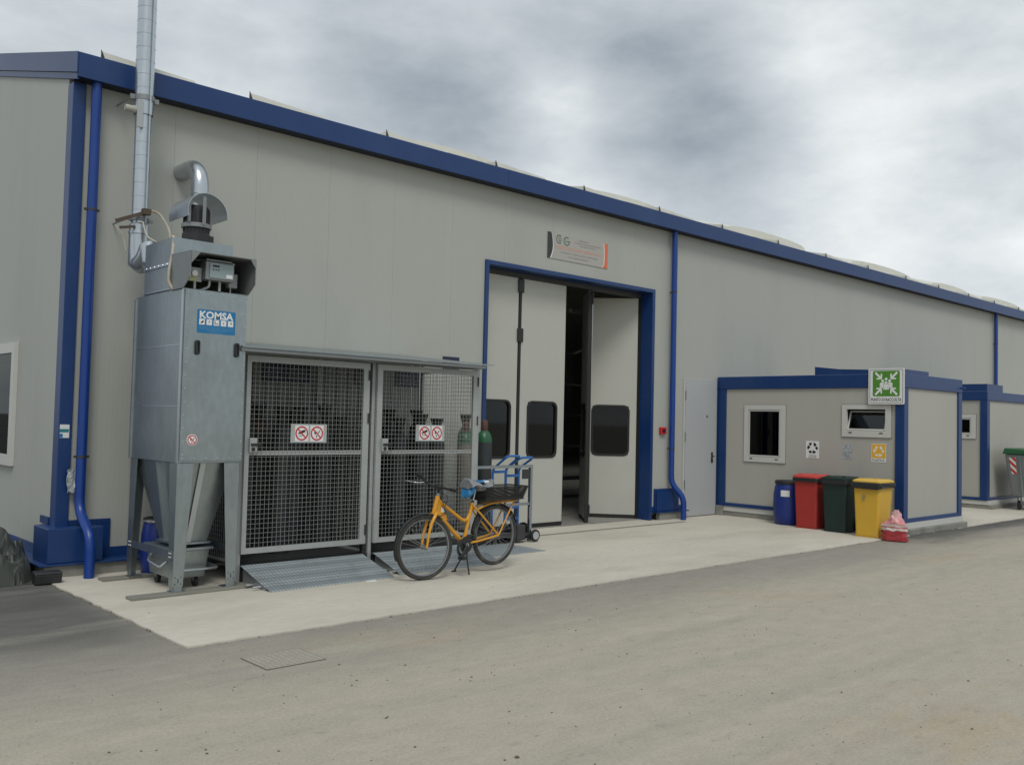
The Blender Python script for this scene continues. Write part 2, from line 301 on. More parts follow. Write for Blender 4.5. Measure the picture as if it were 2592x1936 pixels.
# ------------------------------------------------------------------ mesh helpers
ORG = {}
class MB:
    def __init__(s, M=None): s.v = []; s.f = []; s.M = M
    def add(s, vs, fs):
        o = len(s.v); s.v += [tuple(p) for p in vs]; s.f += [tuple(i+o for i in q) for q in fs]; return s
    def box(s, x0, y0, z0, x1, y1, z1):
        return s.add([(x0,y0,z0),(x1,y0,z0),(x1,y1,z0),(x0,y1,z0),(x0,y0,z1),(x1,y0,z1),(x1,y1,z1),(x0,y1,z1)],
                     [(0,3,2,1),(4,5,6,7),(0,1,5,4),(1,2,6,5),(2,3,7,6),(3,0,4,7)])
    def hexa(s, b, t):      # bottom quad, top quad (same winding, counter-clockwise from above)
        return s.add(list(b)+list(t), [(0,3,2,1),(4,5,6,7),(0,1,5,4),(1,2,6,5),(2,3,7,6),(3,0,4,7)])
    def bar(s, p, q, w, h=None):   # square bar between two points
        h = h or w; p, q = Vector(p), Vector(q); d = (q-p).normalized()
        a = Vector((0,0,1)) if abs(d.z) < 0.9 else Vector((0,1,0))
        u = d.cross(a).normalized(); n = u.cross(d)
        c = [(-w/2,-h/2),(w/2,-h/2),(w/2,h/2),(-w/2,h/2)]
        return s.add([p+u*x+n*y for x, y in c]+[q+u*x+n*y for x, y in c], [(0,1,2,3),(7,6,5,4),(0,4,5,1),(1,5,6,2),(2,6,7,3),(3,7,4,0)])
    def tube(s, pts, r, n=10, closed=False):
        pts = [Vector(p) for p in pts]; rs = r if isinstance(r, (list, tuple)) else [r]*len(pts)
        m = len(pts); o = len(s.v); u = None
        for i, p in enumerate(pts):
            a = pts[(i-1) % m] if (closed or i > 0) else p; b = pts[(i+1) % m] if (closed or i < m-1) else p
            d = (b-a).normalized()
            if u is None:
                k = Vector((0,0,1)) if abs(d.z) < 0.9 else Vector((0,1,0)); u = d.cross(k).normalized()
            else: u = (u-d*u.dot(d)).normalized()
            w = d.cross(u)
            for j in range(n):
                t = 2*math.pi*j/n; s.v.append(tuple(p+(u*math.cos(t)+w*math.sin(t))*rs[i]))
        for i in range(m if closed else m-1):
            for j in range(n):
                a = o+i*n; b = o+((i+1) % m)*n
                s.f.append((a+j, b+j, b+(j+1) % n, a+(j+1) % n))
        if not closed:
            s.f.append(tuple(o+j for j in range(n))); s.f.append(tuple(o+(m-1)*n+j for j in reversed(range(n))))
        return s
    def lathe(s, prof, n=24, c=(0,0,0), axis='z', cap=True, a0=0.0, a1=None):
        o = len(s.v); full = a1 is None; span = 2*math.pi if full else a1-a0; m = n if full else n+1
        for r, h in prof:
            for j in range(m):
                t = a0+span*j/n; x, y = r*math.cos(t), r*math.sin(t)
                p = {'z': (x,y,h), 'y': (x,h,y), 'x': (h,x,y)}[axis]
                s.v.append((c[0]+p[0], c[1]+p[1], c[2]+p[2]))
        for i in range(len(prof)-1):
            for j in range(n):
                a = o+i*m; b = a+m; k = (j+1) % m
                s.f.append((a+j, a+k, b+k, b+j))
        if cap and full:
            if prof[0][0] > 1e-6: s.f.append(tuple(o+j for j in reversed(range(m))))
            if prof[-1][0] > 1e-6: s.f.append(tuple(o+(len(prof)-1)*m+j for j in range(m)))
        return s
    def prism(s, poly, a, b, plane='xz'):      # 2d polygon extruded between a and b along the remaining axis
        f = {'xz': lambda x, y, d: (x,d,y), 'yz': lambda x, y, d: (d,x,y), 'xy': lambda x, y, d: (x,y,d)}[plane]
        n = len(poly)
        s.add([f(x,y,a) for x, y in poly]+[f(x,y,b) for x, y in poly],
              [tuple(range(n)), tuple(reversed(range(n,2*n)))]+[(i, n+i, n+(i+1) % n, (i+1) % n) for i in range(n)])
        return s
    def ring(s, outer, inner, a, b, plane='xy'):
        f = {'xz': lambda x, y, d: (x,d,y), 'yz': lambda x, y, d: (d,x,y), 'xy': lambda x, y, d: (x,y,d)}[plane]
        n = len(outer); vs = [f(x,y,d) for d in (a,b) for P in (outer, inner) for x, y in P]; fs = []
        for i in range(n):
            k = (i+1) % n
            fs += [(i, k, n+k, n+i), (2*n+i, 3*n+i, 3*n+k, 2*n+k), (i, 2*n+i, 2*n+k, k), (n+i, n+k, 3*n+k, 3*n+i)]
        return s.add(vs, fs)
    def sheet(s, u0, v0, u1, v1, holes, a, b, plane='xz'):   # slab with rectangular holes
        us = sorted({u0, u1, *[h[0] for h in holes], *[h[2] for h in holes]}); vv = sorted({v0, v1, *[h[1] for h in holes], *[h[3] for h in holes]})
        f = {'xz': lambda x, y, d: (x,d,y), 'yz': lambda x, y, d: (d,x,y), 'xy': lambda x, y, d: (x,y,d)}[plane]
        solid = lambda i, j: 0 <= i < len(us)-1 and 0 <= j < len(vv)-1 and not any(h[0] <= (us[i]+us[i+1])/2 <= h[2] and h[1] <= (vv[j]+vv[j+1])/2 <= h[3] for h in holes)
        for i in range(len(us)-1):
            for j in range(len(vv)-1):
                if not solid(i, j): continue
                A, B, C, D = us[i], us[i+1], vv[j], vv[j+1]
                s.add([f(A,C,a), f(B,C,a), f(B,D,a), f(A,D,a)], [(0,1,2,3)]); s.add([f(A,C,b), f(B,C,b), f(B,D,b), f(A,D,b)], [(3,2,1,0)])
                for (di, dj, p, q) in ((-1,0,(A,C),(A,D)), (1,0,(B,C),(B,D)), (0,-1,(A,C),(B,C)), (0,1,(A,D),(B,D))):
                    if not solid(i+di, j+dj): s.add([f(*p,a), f(*q,a), f(*q,b), f(*p,b)], [(0,1,2,3)])
        return s
    def build(s, name, mt, parent=None, smooth=False, bevel=0.0, seg=2, ang=35):
        vs = s.v
        if s.M is not None: vs = [tuple(s.M @ Vector(p)) for p in vs]
        if parent is not None:
            o = ORG.get(parent.name, (0,0,0)); vs = [(x-o[0], y-o[1], z-o[2]) for x, y, z in vs]
        me = bpy.data.meshes.new(name); me.from_pydata(vs, [], s.f)
        bm = bmesh.new(); bm.from_mesh(me); bmesh.ops.recalc_face_normals(bm, faces=bm.faces); bm.to_mesh(me); bm.free()
        me.materials.append(MT[mt] if isinstance(mt, str) else mt)
        if smooth:
            for p in me.polygons: p.use_smooth = True
            me.set_sharp_from_angle(angle=R(ang))
        o = bpy.data.objects.new(name, me); COL.objects.link(o)
        if parent is not None:
            o.parent = parent; ORG[o.name] = ORG.get(parent.name, (0,0,0))
        if bevel:
            b = o.modifiers.new('bevel', 'BEVEL'); b.width = bevel; b.segments = seg; b.limit_method = 'ANGLE'; b.angle_limit = R(40)
        return o
def tag(o, label, cat, group=None):
    o['label'] = label; o['category'] = cat
    if group: o['group'] = group
    return o
def thing(name, label, cat, loc, rotz=0.0, group=None, local=False):
    o = bpy.data.objects.new(name, None); COL.objects.link(o); o.location = loc; o.rotation_euler = (0, 0, rotz); o.empty_display_size = 0.2
    ORG[o.name] = (0,0,0) if local else tuple(loc)
    return tag(o, label, cat, group)
def solo(mb, name, mt, label, cat, loc, group=None, **k):       # a thing that is a single mesh, origin at its base
    mb.v = [(x-loc[0], y-loc[1], z-loc[2]) for x, y, z in mb.v]
    o = mb.build(name, mt, None, **k); o.location = loc; ORG[o.name] = tuple(loc); return tag(o, label, cat, group)
def struct(o): o['kind'] = 'structure'; return o
def copy_tree(o, parent=None):
    c = o.copy(); COL.objects.link(c); ORG[c.name] = ORG.get(o.name, (0,0,0))
    if parent is not None: c.parent = parent
    for ch in list(o.children): copy_tree(ch, c)
    return c
def fillet(pts, rad, n=6):
    P = [Vector(p) for p in pts]; out = [P[0]]
    for i in range(1, len(P)-1):
        a, b, c = P[i-1], P[i], P[i+1]; d1 = (a-b); d2 = (c-b); r = min(rad, d1.length*0.49, d2.length*0.49)
        s, e = b+d1.normalized()*r, b+d2.normalized()*r
        for k in range(n+1):
            t = k/n; out.append(s*(1-t)**2+b*2*t*(1-t)+e*t*t)
    out.append(P[-1]); return out
def rrect(x0, y0, x1, y1, r, n=5):
    out = []
    for cx, cy, a in ((x1-r, y1-r, 0), (x0+r, y1-r, 90), (x0+r, y0+r, 180), (x1-r, y0+r, 270)):
        for k in range(n+1):
            t = R(a+90*k/n); out.append((cx+r*math.cos(t), cy+r*math.sin(t)))
    return out
def rect4(x0, y0, x1, y1): return [(x0,y0),(x1,y0),(x1,y1),(x0,y1)]
def circ(cx, cy, r, n=28, ry=None): return [(cx+r*math.cos(2*math.pi*k/n), cy+(ry or r)*math.sin(2*math.pi*k/n)) for k in range(n)]
def frame(origin, u, v):
    u, v = Vector(u).normalized(), Vector(v).normalized(); n = u.cross(v)
    m = Matrix((u, v, n)).transposed().to_4x4(); m.translation = origin; return m
def text(s, u, v, height, width=None, bold=0.0, n=0.0, M=None, name='lettering', mt='printblack', parent=None, align='CENTER', shear=0.0):
    c = bpy.data.curves.new('t', 'FONT'); c.body = s; c.align_x = align; c.align_y = 'CENTER'; c.offset = bold; c.shear = shear; c.resolution_u = 2
    o = bpy.data.objects.new('t', c); COL.objects.link(o); dg = bpy.context.evaluated_depsgraph_get(); dg.update()
    me = bpy.data.meshes.new_from_object(o.evaluated_get(dg)); bpy.data.objects.remove(o)
    xs = [p.co.x for p in me.vertices]; ys = [p.co.y for p in me.vertices]
    w, h = max(xs)-min(xs), max(ys)-min(ys); cx, cy = (max(xs)+min(xs))/2, (max(ys)+min(ys))/2
    ky = height/h; kx = (width/w) if width else ky
    b = MB(M); b.add([(u+(p.co.x-cx)*kx, v+(p.co.y-cy)*ky, n) for p in me.vertices], [tuple(f.vertices) for f in me.polygons])
    return b.build(name, mt, parent)

# ================================================================== SETTING
g = MB(); nx = 40
g.add([(-300,-300,0),(300,-300,0),(300,300,0),(-300,300,0)], [(0,1,2,3)])
struct(g.build('ground', 'asphalt'))
# concrete apron in front of the hall, edge slightly ragged
edge = []
x = 2.86
while x < 40: edge.append((x, 6.42+random.uniform(-.012, .012))); x += 0.11
lefte = [(2.86+random.uniform(-.012, .012), 10.0-k*0.12) for k in range(30)]
sl = MB(); sl.prism([(2.86, 12.0)]+lefte+edge+[(40, 6.42), (40, 12.0)], -0.2, 0.012, 'xy')
struct(sl.build('concrete_apron', 'slab'))
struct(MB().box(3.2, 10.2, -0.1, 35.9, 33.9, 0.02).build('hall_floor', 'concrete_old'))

# ================================================================== WAREHOUSE
WH = thing('warehouse', 'long grey steel warehouse hall with blue trim and a folding door', 'warehouse', (3.03, 10.05, 0))
SL = 0.2705; EZ = 5.33; EY = 9.85; RY = 22.0
roofz = lambda y: EZ + SL*(min(y, 2*RY-y)-EY)
DX0, DX1, DZ = 8.79, 12.60, 3.945
xs = [3.155] + [4.115+k for k in range(32)]
for a, b in zip(xs[:-1], xs[1:]):
    a2, b2 = a+.0004, b-.0004
    if b2 <= DX0 or a2 >= DX1: poly = rect4(a2, .15, b2, 5.2)
    elif a2 >= DX0 and b2 <= DX1: poly = rect4(a2, DZ, b2, 5.2)
    elif a2 < DX0: poly = [(a2,.15),(DX0,.15),(DX0,DZ),(b2,DZ),(b2,5.2),(a2,5.2)]
    else: poly = [(DX1,.15),(b2,.15),(b2,5.2),(a2,5.2),(a2,DZ),(DX1,DZ)]
    MB().prism(poly, 10.05, 10.11, 'xz').build('wall_panel', 'wall', WH, bevel=.0022, seg=1)
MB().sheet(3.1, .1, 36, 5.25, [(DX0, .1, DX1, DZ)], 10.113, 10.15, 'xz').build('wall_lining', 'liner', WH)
y = 10.2
while y < 33.8:
    y1 = min(y+1.0, 33.9); a, b = y+.0004, y1-.0004
    if a < RY < b: poly = [(a,.15),(b,.15),(b,roofz(b)-.1),(RY,roofz(RY)-.1),(a,roofz(a)-.1)]
    else: poly = [(a,.15),(b,.15),(b,roofz(b)-.1),(a,roofz(a)-.1)]
    MB().prism(poly, 3.03, 3.09, 'yz').build('wall_panel', 'wall', WH, bevel=.0022, seg=1); y = y1
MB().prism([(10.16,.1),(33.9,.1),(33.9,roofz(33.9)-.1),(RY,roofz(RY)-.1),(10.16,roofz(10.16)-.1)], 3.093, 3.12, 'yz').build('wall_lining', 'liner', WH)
MB().prism([(10.16,0),(33.9,0),(33.9,roofz(33.9)-.1),(RY,roofz(RY)-.1),(10.16,roofz(10.16)-.1)], 36.0, 36.1, 'yz').build('end_wall', 'wall', WH)
MB().box(3.1, 33.9, 0, 36.1, 34.0, 5.4).build('back_wall', 'wall', WH)
def roofpart(y0, y1, x0, x1, nm, mt): MB().prism([(y0, roofz(y0)-.06),(y1, roofz(y1)-.06),(y1, roofz(y1)-.01),(y0, roofz(y0)-.01)], x0, x1, 'yz').build(nm, mt, WH)
roofpart(9.88, 12.5, 3.025, 36.2, 'roof', 'roofwhite'); roofpart(12.501, 14.499, 3.025, 36.2, 'added_light_strip', 'acrylic'); roofpart(14.5, 16.0, 3.025, 36.2, 'roof', 'roofwhite'); roofpart(18.0, RY, 3.025, 36.2, 'roof', 'roofwhite'); roofpart(RY, 34.1, 3.025, 36.2, 'roof', 'roofwhite')  # translucent strips are unseen roof openings added to let daylight into the hall
roofpart(16.001, 17.999, 3.025, 36.2, 'added_light_strip', 'acrylic')
# blue corner post, fascia, soffit
MB().box(3.022, 10.025, .45, 3.152, 10.198, 5.07).build('corner_post', 'blue', WH, bevel=.006)
fx = 3.01
while fx < 36:
    f1 = min(fx+5.97, 36.2)
    MB().prism([(9.85,5.075),(9.865,5.075),(9.865,5.32),(9.99,5.345),(9.99,5.357),(9.85,5.33)], fx+.0015, f1-.0015, 'yz').build('fascia', 'blue', WH, bevel=.004, seg=1)
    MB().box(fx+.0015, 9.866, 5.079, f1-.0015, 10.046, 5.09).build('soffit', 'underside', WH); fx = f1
gp = lambda y, d: (y, roofz(y)-d)
MB().prism([gp(9.852,.0),gp(RY,.0),gp(34,.0),gp(34,.215),gp(RY,.215),gp(9.852,.215)], 2.995, 3.008, 'yz').build('fascia', 'blue', WH)
MB().prism([gp(9.875,.222),gp(RY,.222),gp(34,.222),gp(34,.285),gp(RY,.285),gp(9.875,.285)], 3.0085, 3.026, 'yz').build('fascia', 'blue', WH)
# white upstands and vaulted roof lights showing over the eave
sx = [3.25, 4.92, 6.85, 8.77, 10.65, 12.57, 14.45, 16.4, 18.32, 20.25, 22.22, 24.14, 26.1, 27.97, 29.9]
for k, a in enumerate(sx):
    w = 1.04; h0, h1 = .062, .02; z0 = 5.35
    b = MB(); b.hexa([(a,9.89,z0-.02),(a+w,9.89,z0-.02),(a+w+.35,10.6,z0+.17),(a+.35,10.6,z0+.17)], [(a,9.90,z0+h0),(a+w-.05,9.90,z0+h1),(a+w+.3,10.6,z0+h1+.19),(a+.35,10.6,z0+h0+.19)])
    s_ = b.build('roof_flashing', 'roofwhite', WH)
    MB().prism([(a-.012,z0-.02),(a+.03,z0-.02),(a-.012,z0+h0+.015)], 9.886, 9.90, 'xz').build('end_cap', 'dark', s_)
for a, b_ in ((8.05,9.75),(12.0,13.95),(16.2,19.4),(21.6,25.0),(26.3,29.0),(29.9,33.4)):
    n = 14; c = (a+b_)/2; hw = (b_-a)/2; zb = roofz(11.0)
    arc = [(c+hw*math.cos(math.pi*k/n), .118+(.085 if a < 14 else .16)*math.sin(math.pi*k/n)**.65) for k in range(n+1)]
    d = MB(); m = len(arc)
    for yy in (11.0, 12.3): d.v += [(x_, yy, zb+SL*(yy-11.0)+z_) for x_, z_ in arc]
    d.f = [(i, i+1, m+i+1, m+i) for i in range(m-1)]+[tuple(range(m)), tuple(range(m, 2*m))]
    s_ = d.build('roof_light', 'roofwhite', WH, smooth=True)
    MB().hexa([(a+.02,11.01,zb-.05),(b_+.04,11.01,zb-.05),(b_+.04,12.25,zb+.30),(a+.02,12.25,zb+.30)],[(a+.02,11.01,zb+.122),(b_+.04,11.01,zb+.122),(b_+.04,12.25,zb+.47),(a+.02,12.25,zb+.47)]).build('kerb', 'roofedge', s_)
# plinth, sills, sheet-metal covers at the column feet
MB().box(2.87, 9.79, 0, 8.72, 10.045, .128).build('plinth', 'concrete_old', WH, bevel=.008)
MB().box(2.87, 10.05, 0, 3.025, 33.9, .128).build('plinth', 'concrete_old', WH, bevel=.008)
MB().box(12.80, 9.955, 0, 13.53, 10.045, .135).build('plinth', 'concrete_old', WH, bevel=.008)
MB().box(14.55, 9.99, 0, 36, 10.045, .135).build('plinth', 'concrete_old', WH)
MB().box(2.82, 9.755, .130, 8.72, 10.046, .148).build('sill', 'blue', WH, bevel=.003)
MB().box(2.82, 10.05, .130, 3.024, 33.9, .148).build('sill', 'blue', WH, bevel=.003)
MB().box(3.5, 10.03, .15, 8.72, 10.047, .245).build('skirting', 'blue', WH)
MB().box(3.012, 10.45, .15, 3.027, 33.9, .25).build('skirting', 'blue', WH)
MB().box(12.70, 9.925, .137, 13.60, 10.046, .155).build('sill', 'blue', WH, bevel=.003)
MB().box(12.63, 10.03, .158, 13.5, 10.047, .24).build('skirting', 'blue', WH)
MB().box(2.90, 9.80, .150, 3.43, 10.28, .492).build('footing_cover', 'blue', WH, bevel=.006)
MB().box(3.155, 10.028, .496, 3.575, 10.047, .545).build('footing_cover', 'blue', WH)
MB().box(3.008, 10.20, .496, 3.026, 10.47, .57).build('footing_cover', 'blue', WH)
MB().box(3.435, 10.028, .246, 3.575, 10.046, .494).build('footing_cover', 'blue', WH)
MB().box(12.75, 9.975, .157, 13.36, 10.027, .49).build('footing_cover', 'blue', WH, bevel=.006)
MB().box(12.73, 10.01, .158, 13.38, 10.047, .545).build('footing_cover', 'blue', WH)
# downpipes
def downpipe(pts, clamps):
    o = MB().tube(fillet(pts, .13, 7), .05, 16).build('downpipe', 'bluepipe', WH, smooth=True)
    for z in clamps:
        x_, y_ = pts[0][0], pts[0][1]
        b = MB().lathe([(.053,z-.012),(.053,z+.012)], 16, (x_,y_,0)); b.box(x_-.075,y_-.008,z-.012,x_-.05,y_+.012,z+.012); b.box(x_+.05,y_-.008,z-.012,x_+.075,y_+.012,z+.012)
        b.box(x_-.008, y_+.045, z-.008, x_+.008, 10.05, z+.008); b.build('pipe_clamp', 'dark', o)
downpipe([(3.225,9.935,5.085),(3.225,9.935,.66),(3.235,9.60,.42),(3.235,9.60,.012)], (3.75, 1.20))
downpipe([(13.10,9.955,5.085),(13.10,9.955,.64),(13.22,9.77,.40),(13.22,9.77,.012)], (4.0, 1.25))
downpipe([(28.3,9.97,5.085),(28.3,9.97,.3)], (4.2,))
# folding door
MB().sheet(8.735, 0.012, 12.655, 4.0, [(8.80, 0.012, 12.585, 3.94)], 10.02, 10.32, 'xz').build('door_frame', 'blue', WH, bevel=.004)
MB().box(12.555, 10.27, .02, 12.583, 10.36, 3.9).build('door_seal', 'rubber', WH)
MB().box(8.81, 10.255, 3.865, 12.57, 10.36, 3.938).build('door_track', 'dark', WH)
def leaf(ox, oy, ang, w, win=True, mt='leaf'):
    Mx = Matrix.Translation((ox, oy, 0)) @ Matrix.Rotation(ang, 4, 'Z')
    c = w/2; holes = [(c-.315, 1.115, c+.315, 1.965)] if win else []
    o = MB(Mx).sheet(.012, .085, w-.012, 3.86, holes, 0, .045, 'xz').build('door_leaf', mt, WH, bevel=.003, seg=1)
    if win:
        MB(Mx).ring(rrect(c-.335,1.095,c+.335,1.985,.11), rrect(c-.300,1.13,c+.300,1.95,.085), -.012, .057, 'xz').build('window_gasket', 'rubber', o, bevel=.003)
        MB(Mx).prism(rrect(c-.305,1.125,c+.305,1.955,.09), .018, .026, 'xz').build('window_pane', 'glass', o)
    MB(Mx).box(.012, .004, .022, w-.012, .041, .083).build('bottom_seal', 'rubber', o)
    MB(Mx).box(0, .006, .03, .011, .039, 3.855).build('edge_seal', 'rubber', o)
    MB(Mx).box(w-.011, .006, .03, w, .039, 3.855).build('edge_seal', 'rubber', o)
    return o
l1 = leaf(8.745, 10.29, 0, .915)
MB().box(9.662, 10.285, .03, 9.708, 10.33, 3.86).build('edge_seal', 'rubber', l1)
for z in (3.745, 2.985): MB().box(9.625, 10.262, z-.105, 9.745, 10.288, z+.105).build('hinge', 'black', l1, bevel=.01)
l2 = leaf(9.71, 10.29, 0, 1.0)
th = R(49)
l4 = leaf(12.57-.945*math.cos(th), 10.3+.945*math.sin(th), -th, .945)
l3 = leaf(11.33, 10.305, th, .945)
M3 = Matrix.Translation((11.33, 10.305, 0)) @ Matrix.Rotation(th, 4, 'Z')
MB(M3).box(-.03, -.012, .03, .0, .055, 3.80).build('edge_seal', 'rubber', l3)
for z in (3.74, .22): MB(M3).box(-.05, -.03, z-.10, .05, -.003, z+.10).build('hinge', 'black', l3, bevel=.008)
MB(M3).tube([(-.034,-.014,.25),(-.034,-.014,3.62)], .006, 8).build('lock_rod', 'chrome', l3)
# side door
sdr = MB().box(13.565, 10.012, .025, 14.52, 10.047, 2.488).build('side_door', 'door', WH, bevel=.003)
MB().sheet(13.53, .02, 14.53, 2.50, [(13.558, .02, 14.526, 2.492)], 10.02, 10.046, 'xz').build('frame', 'white', sdr)
b = MB().box(14.365,9.998,.98,14.405,10.012,1.17); b.tube([(14.385,10.0,1.10),(14.385,9.955,1.10),(14.30,9.95,1.10)], .011, 8); b.build('handle', 'black', sdr, bevel=.003)
MB().tube([(14.385,10.012,1.01),(14.385,9.985,1.01)], .013, 10).build('lock', 'black', sdr)
MB().box(14.19,10.007,1.81,14.25,10.012,1.85).build('name_plate', 'greyprint', sdr)
for z in (2.2, 1.45, .6): MB().tube([(13.562,10.008,z-.08),(13.562,10.008,z+.08)], .010, 8).build('hinge', 'dull', sdr)
# gable window
gw = MB().sheet(11.595, 1.02, 12.95, 2.435, [(11.71, 1.145, 12.84, 2.32)], 2.985, 3.029, 'yz').build('window', 'white', WH, bevel=.004)
MB().box(3.010, 11.70, 1.135, 3.016, 12.85, 2.33).build('pane', 'glassdark', gw)
MB().box(3.019, 11.70, 1.135, 3.0285, 12.85, 2.33).build('blind', 'darkroom', gw)
# things just inside the hall
MB().box(13.6, 12.9, 3.9, 16.0, 13.0, 3.98).build('crane_rail', 'white', WH)

RK = thing('storage_rack', 'dark storage rack inside the hall, seen through the open door gap', 'rack', (15.2, 14.2, .02))
for x in (14.3, 16.2):
    for y in (14.0, 14.5): MB().box(x-.03, y-.03, .02, x+.03, y+.03, 2.6).build('upright', 'dark', RK)
for z in (.4, 1.1, 1.8, 2.5): MB().box(14.26, 13.96, z, 16.24, 14.54, z+.04).build('shelf', 'dull', RK)
# drain channel across the doorway
dr = thing('drain_channel', 'narrow dark drain channel set in concrete before the folding door', 'drain', (9.2, 9.58, 0))
MB().box(9.0, 9.535, .008, 13.0, 9.625, .0145).build('channel', mat('silted channel', (.12,.11,.092), .85, var=.3, vscale=6), dr)
gb = MB(); k = 9.0
while k < 13.0: gb.box(k, 9.548, .0145, k+.028, 9.612, .017); k += .045
gb.build('grating', 'hatch', dr)['kind'] = 'stuff'

# ================================================================== SITE CABINS
def cabin(name, label, x0, y0, x1, y1, windows, flash, ht=2.573):
    T = thing(name, label, 'site cabin', (x0, y0, 0))
    MB().box(x0+.03, y0-.09, 0, x1+.02, y1, .098).build('plinth', 'concrete_old', T, bevel=.01)
    MB().box(x0-.05, y1-.16, 0, x0+.028, y1-.02, .19).build('plinth_block', 'concrete_old', T, bevel=.012)
    MB().box(x0+.02, y0-.03, .10, x1-.02, y1-.001, .188).build('base_strip', 'white', T)
    holes = [(w[0], w[2], w[1], w[3]) for w in windows]
    MB().sheet(y0+.15, .254, y1-.17, 2.342, holes, x0+.03, x0+.07, 'yz').build('wall_panel', 'cabin', T)
    MB().box(x0+.13, y0+.03, .254, x1-.15, y0+.07, 2.342).build('wall_panel', 'cabin', T)
    MB().box(x1-.07, y0+.15, .254, x1-.03, y1-.02, 2.342).build('wall_panel', 'cabin', T)
    for a, b in ((x0, y0), (x1-.15, y0)): MB().box(a, b, .19, a+.15, b+.15, 2.34).build('corner_post', 'blue', T, bevel=.006)
    MB().box(x0, y1-.19, .19, x0+.12, y1-.005, 2.34).build('corner_post', 'blue', T, bevel=.006)
    MB().box(x0-.004, y0-.004, 2.342, x1+.004, y1-.004, ht).build('roof_beam', 'blue', T, bevel=.012)
    MB().box(x0+.003, y0+.152, .190, x0+.06, y1-.192, .252).build('floor_beam', 'blue', T, bevel=.004)
    MB().box(x0+.152, y0+.003, .190, x1-.152, y0+.06, .252).build('floor_beam', 'blue', T, bevel=.004)
    MB().box(x0+.07, y0+.06, .2, x1-.07, y1-.03, .25).build('floor', 'darkroom', T)
    f = MB()
    f.prism(flash, x0+.01, x0+.03, 'yz'); f.box(x0+.031, y0+.012, ht+.001, x0+.93, y0+.03, flash[-2][1])
    f.build('roof_flashing', 'blue', T)
    MB().tube([(x1-.02, y0-.005, ht-.14), (x1-.02, y0-.06, ht-.16)], .018, 8).build('spout', 'bluepipe', T)
    return T
C1 = cabin('site_cabin', 'pale site cabin with blue frame and two windows, behind the coloured bins', 14.57, 6.5, 16.87, 10.035,
           [(8.615, 9.451, 1.03, 2.057), (6.72, 7.56, 1.535, 2.068)],
           [(8.06,2.575),(8.06,2.715),(7.62,2.665),(7.1,2.645),(6.512,2.640),(6.512,2.575)])
def window(T, X, y0, y1, z0, z1, gy0, gy1, gz0, gz1, tilt=0.0):
    w = MB().sheet(y0, z0, y1, z1, [(gy0-.028, gz0-.028, gy1+.028, gz1+.028)], X+.008, X+.055, 'yz').build('window', 'white', T, bevel=.004)
    Mx = Matrix.Translation((X+.02, 0, gz0-.02)) @ Matrix.Rotation(tilt, 4, 'Y') @ Matrix.Translation((-(X+.02), 0, -(gz0-.02)))
    MB(Mx).sheet(gy0-.022, gz0-.022, gy1+.022, gz1+.022, [(gy0, gz0, gy1, gz1)], X+.016, X+.045, 'yz').build('sash', 'white', w, bevel=.004)
    MB(Mx).box(X+.028, gy0-.005, gz0-.005, X+.033, gy1+.005, gz1+.005).build('pane', 'glassdark' if not tilt else 'acrylic', w)
    for yy in (gy0+.04, gy1-.04): MB().box(X+.003, yy-.028, gz0-.075, X+.0085, yy+.028, gz0-.058).build('drain_cap', 'black', w)
    f = MB().sheet(y0-.008, z0-.008, y1+.008, z1+.008, [(y0+.002, z0+.002, y1-.002, z1-.002)], X+.022, X+.0295, 'yz').build('seal', 'greyprint', w)
    return w
w1 = window(C1, 14.57, 8.615, 9.451, 1.03, 2.057, 8.743, 9.339, 1.157, 1.942)
w2 = window(C1, 14.57, 6.72, 7.56, 1.535, 2.068, 6.845, 7.45, 1.672, 1.965, tilt=R(20))
MB().box(14.75, 6.85, 1.68, 14.76, 7.44, 1.90).build('curtain', 'greyprint', w2)
C2 = cabin('site_cabin', 'second blue framed cabin, half hidden behind the nearer cabin', 21.0, 7.57, 25.5, 10.035, [(7.812, 8.45, 1.51, 2.042)],
           [(9.9,2.545),(9.9,2.70),(9.0,2.70),(8.0,2.70),(7.582,2.70),(7.582,2.545)], ht=2.543)
window(C2, 21.0, 7.812, 8.45, 1.51, 2.042, 7.936, 8.33, 1.64, 1.928)

# ================================================================== SIGNS
# --- emergency assembly point
AP = thing('assembly_sign', 'green and white assembly point sign at the cabin roof corner', 'sign', (14.535, 6.782, 2.075))
Mx = frame((14.53, 6.782, 2.365), (0,-1,0), (0,0,1))
MB(Mx).prism(rrect(-.296,-.29,.296,.29,.02), -.012, 0, 'xy').build('board', 'paper', AP)
MB(Mx).ring(rrect(-.275,-.27,.275,.27,.02), rrect(-.268,-.263,.268,.263,.015), 0, .0012, 'xy').build('border_line', 'printblack', AP)
MB(Mx).prism(rrect(-.222,-.162,.222,.25,.025), 0, .0012, 'xy').build('green_field', 'printgreen', AP)
cxg, cyg = 0, .044
def arrow(ang):
    c, s = math.cos(ang), math.sin(ang)
    P = [(.105,0),(.165,.060),(.165,.028),(.150,.018),(.150,.018)]
    pts = [(.100,.000),(.155,.062),(.182,.058),(.150,.017),(.255,.017),(.255,-.017),(.150,-.017),(.182,-.058),(.155,-.062)]
    return [(cxg+x*c-y*s, cyg+(x*s+y*c)) for x, y in pts]
for a in (45, 135, 225, 315): MB(Mx).prism(arrow(R(a)), .0012, .0024, 'xy').build('arrow', 'paper', AP)
b = MB(Mx)
for x, y, k in ((0,.118,1),(-.058,.088,1),(.058,.088,1)): b.prism(circ(x,y,.023,16), .0012, .0024, 'xy')
for x in (-.062, .062): b.prism([(x-.042,-.028),(x+.042,-.028),(x+.042,.050),(x+.03,.060),(x-.03,.060),(x-.042,.050)], .0012, .0024, 'xy')
b.build('people_symbol', 'paper', AP)
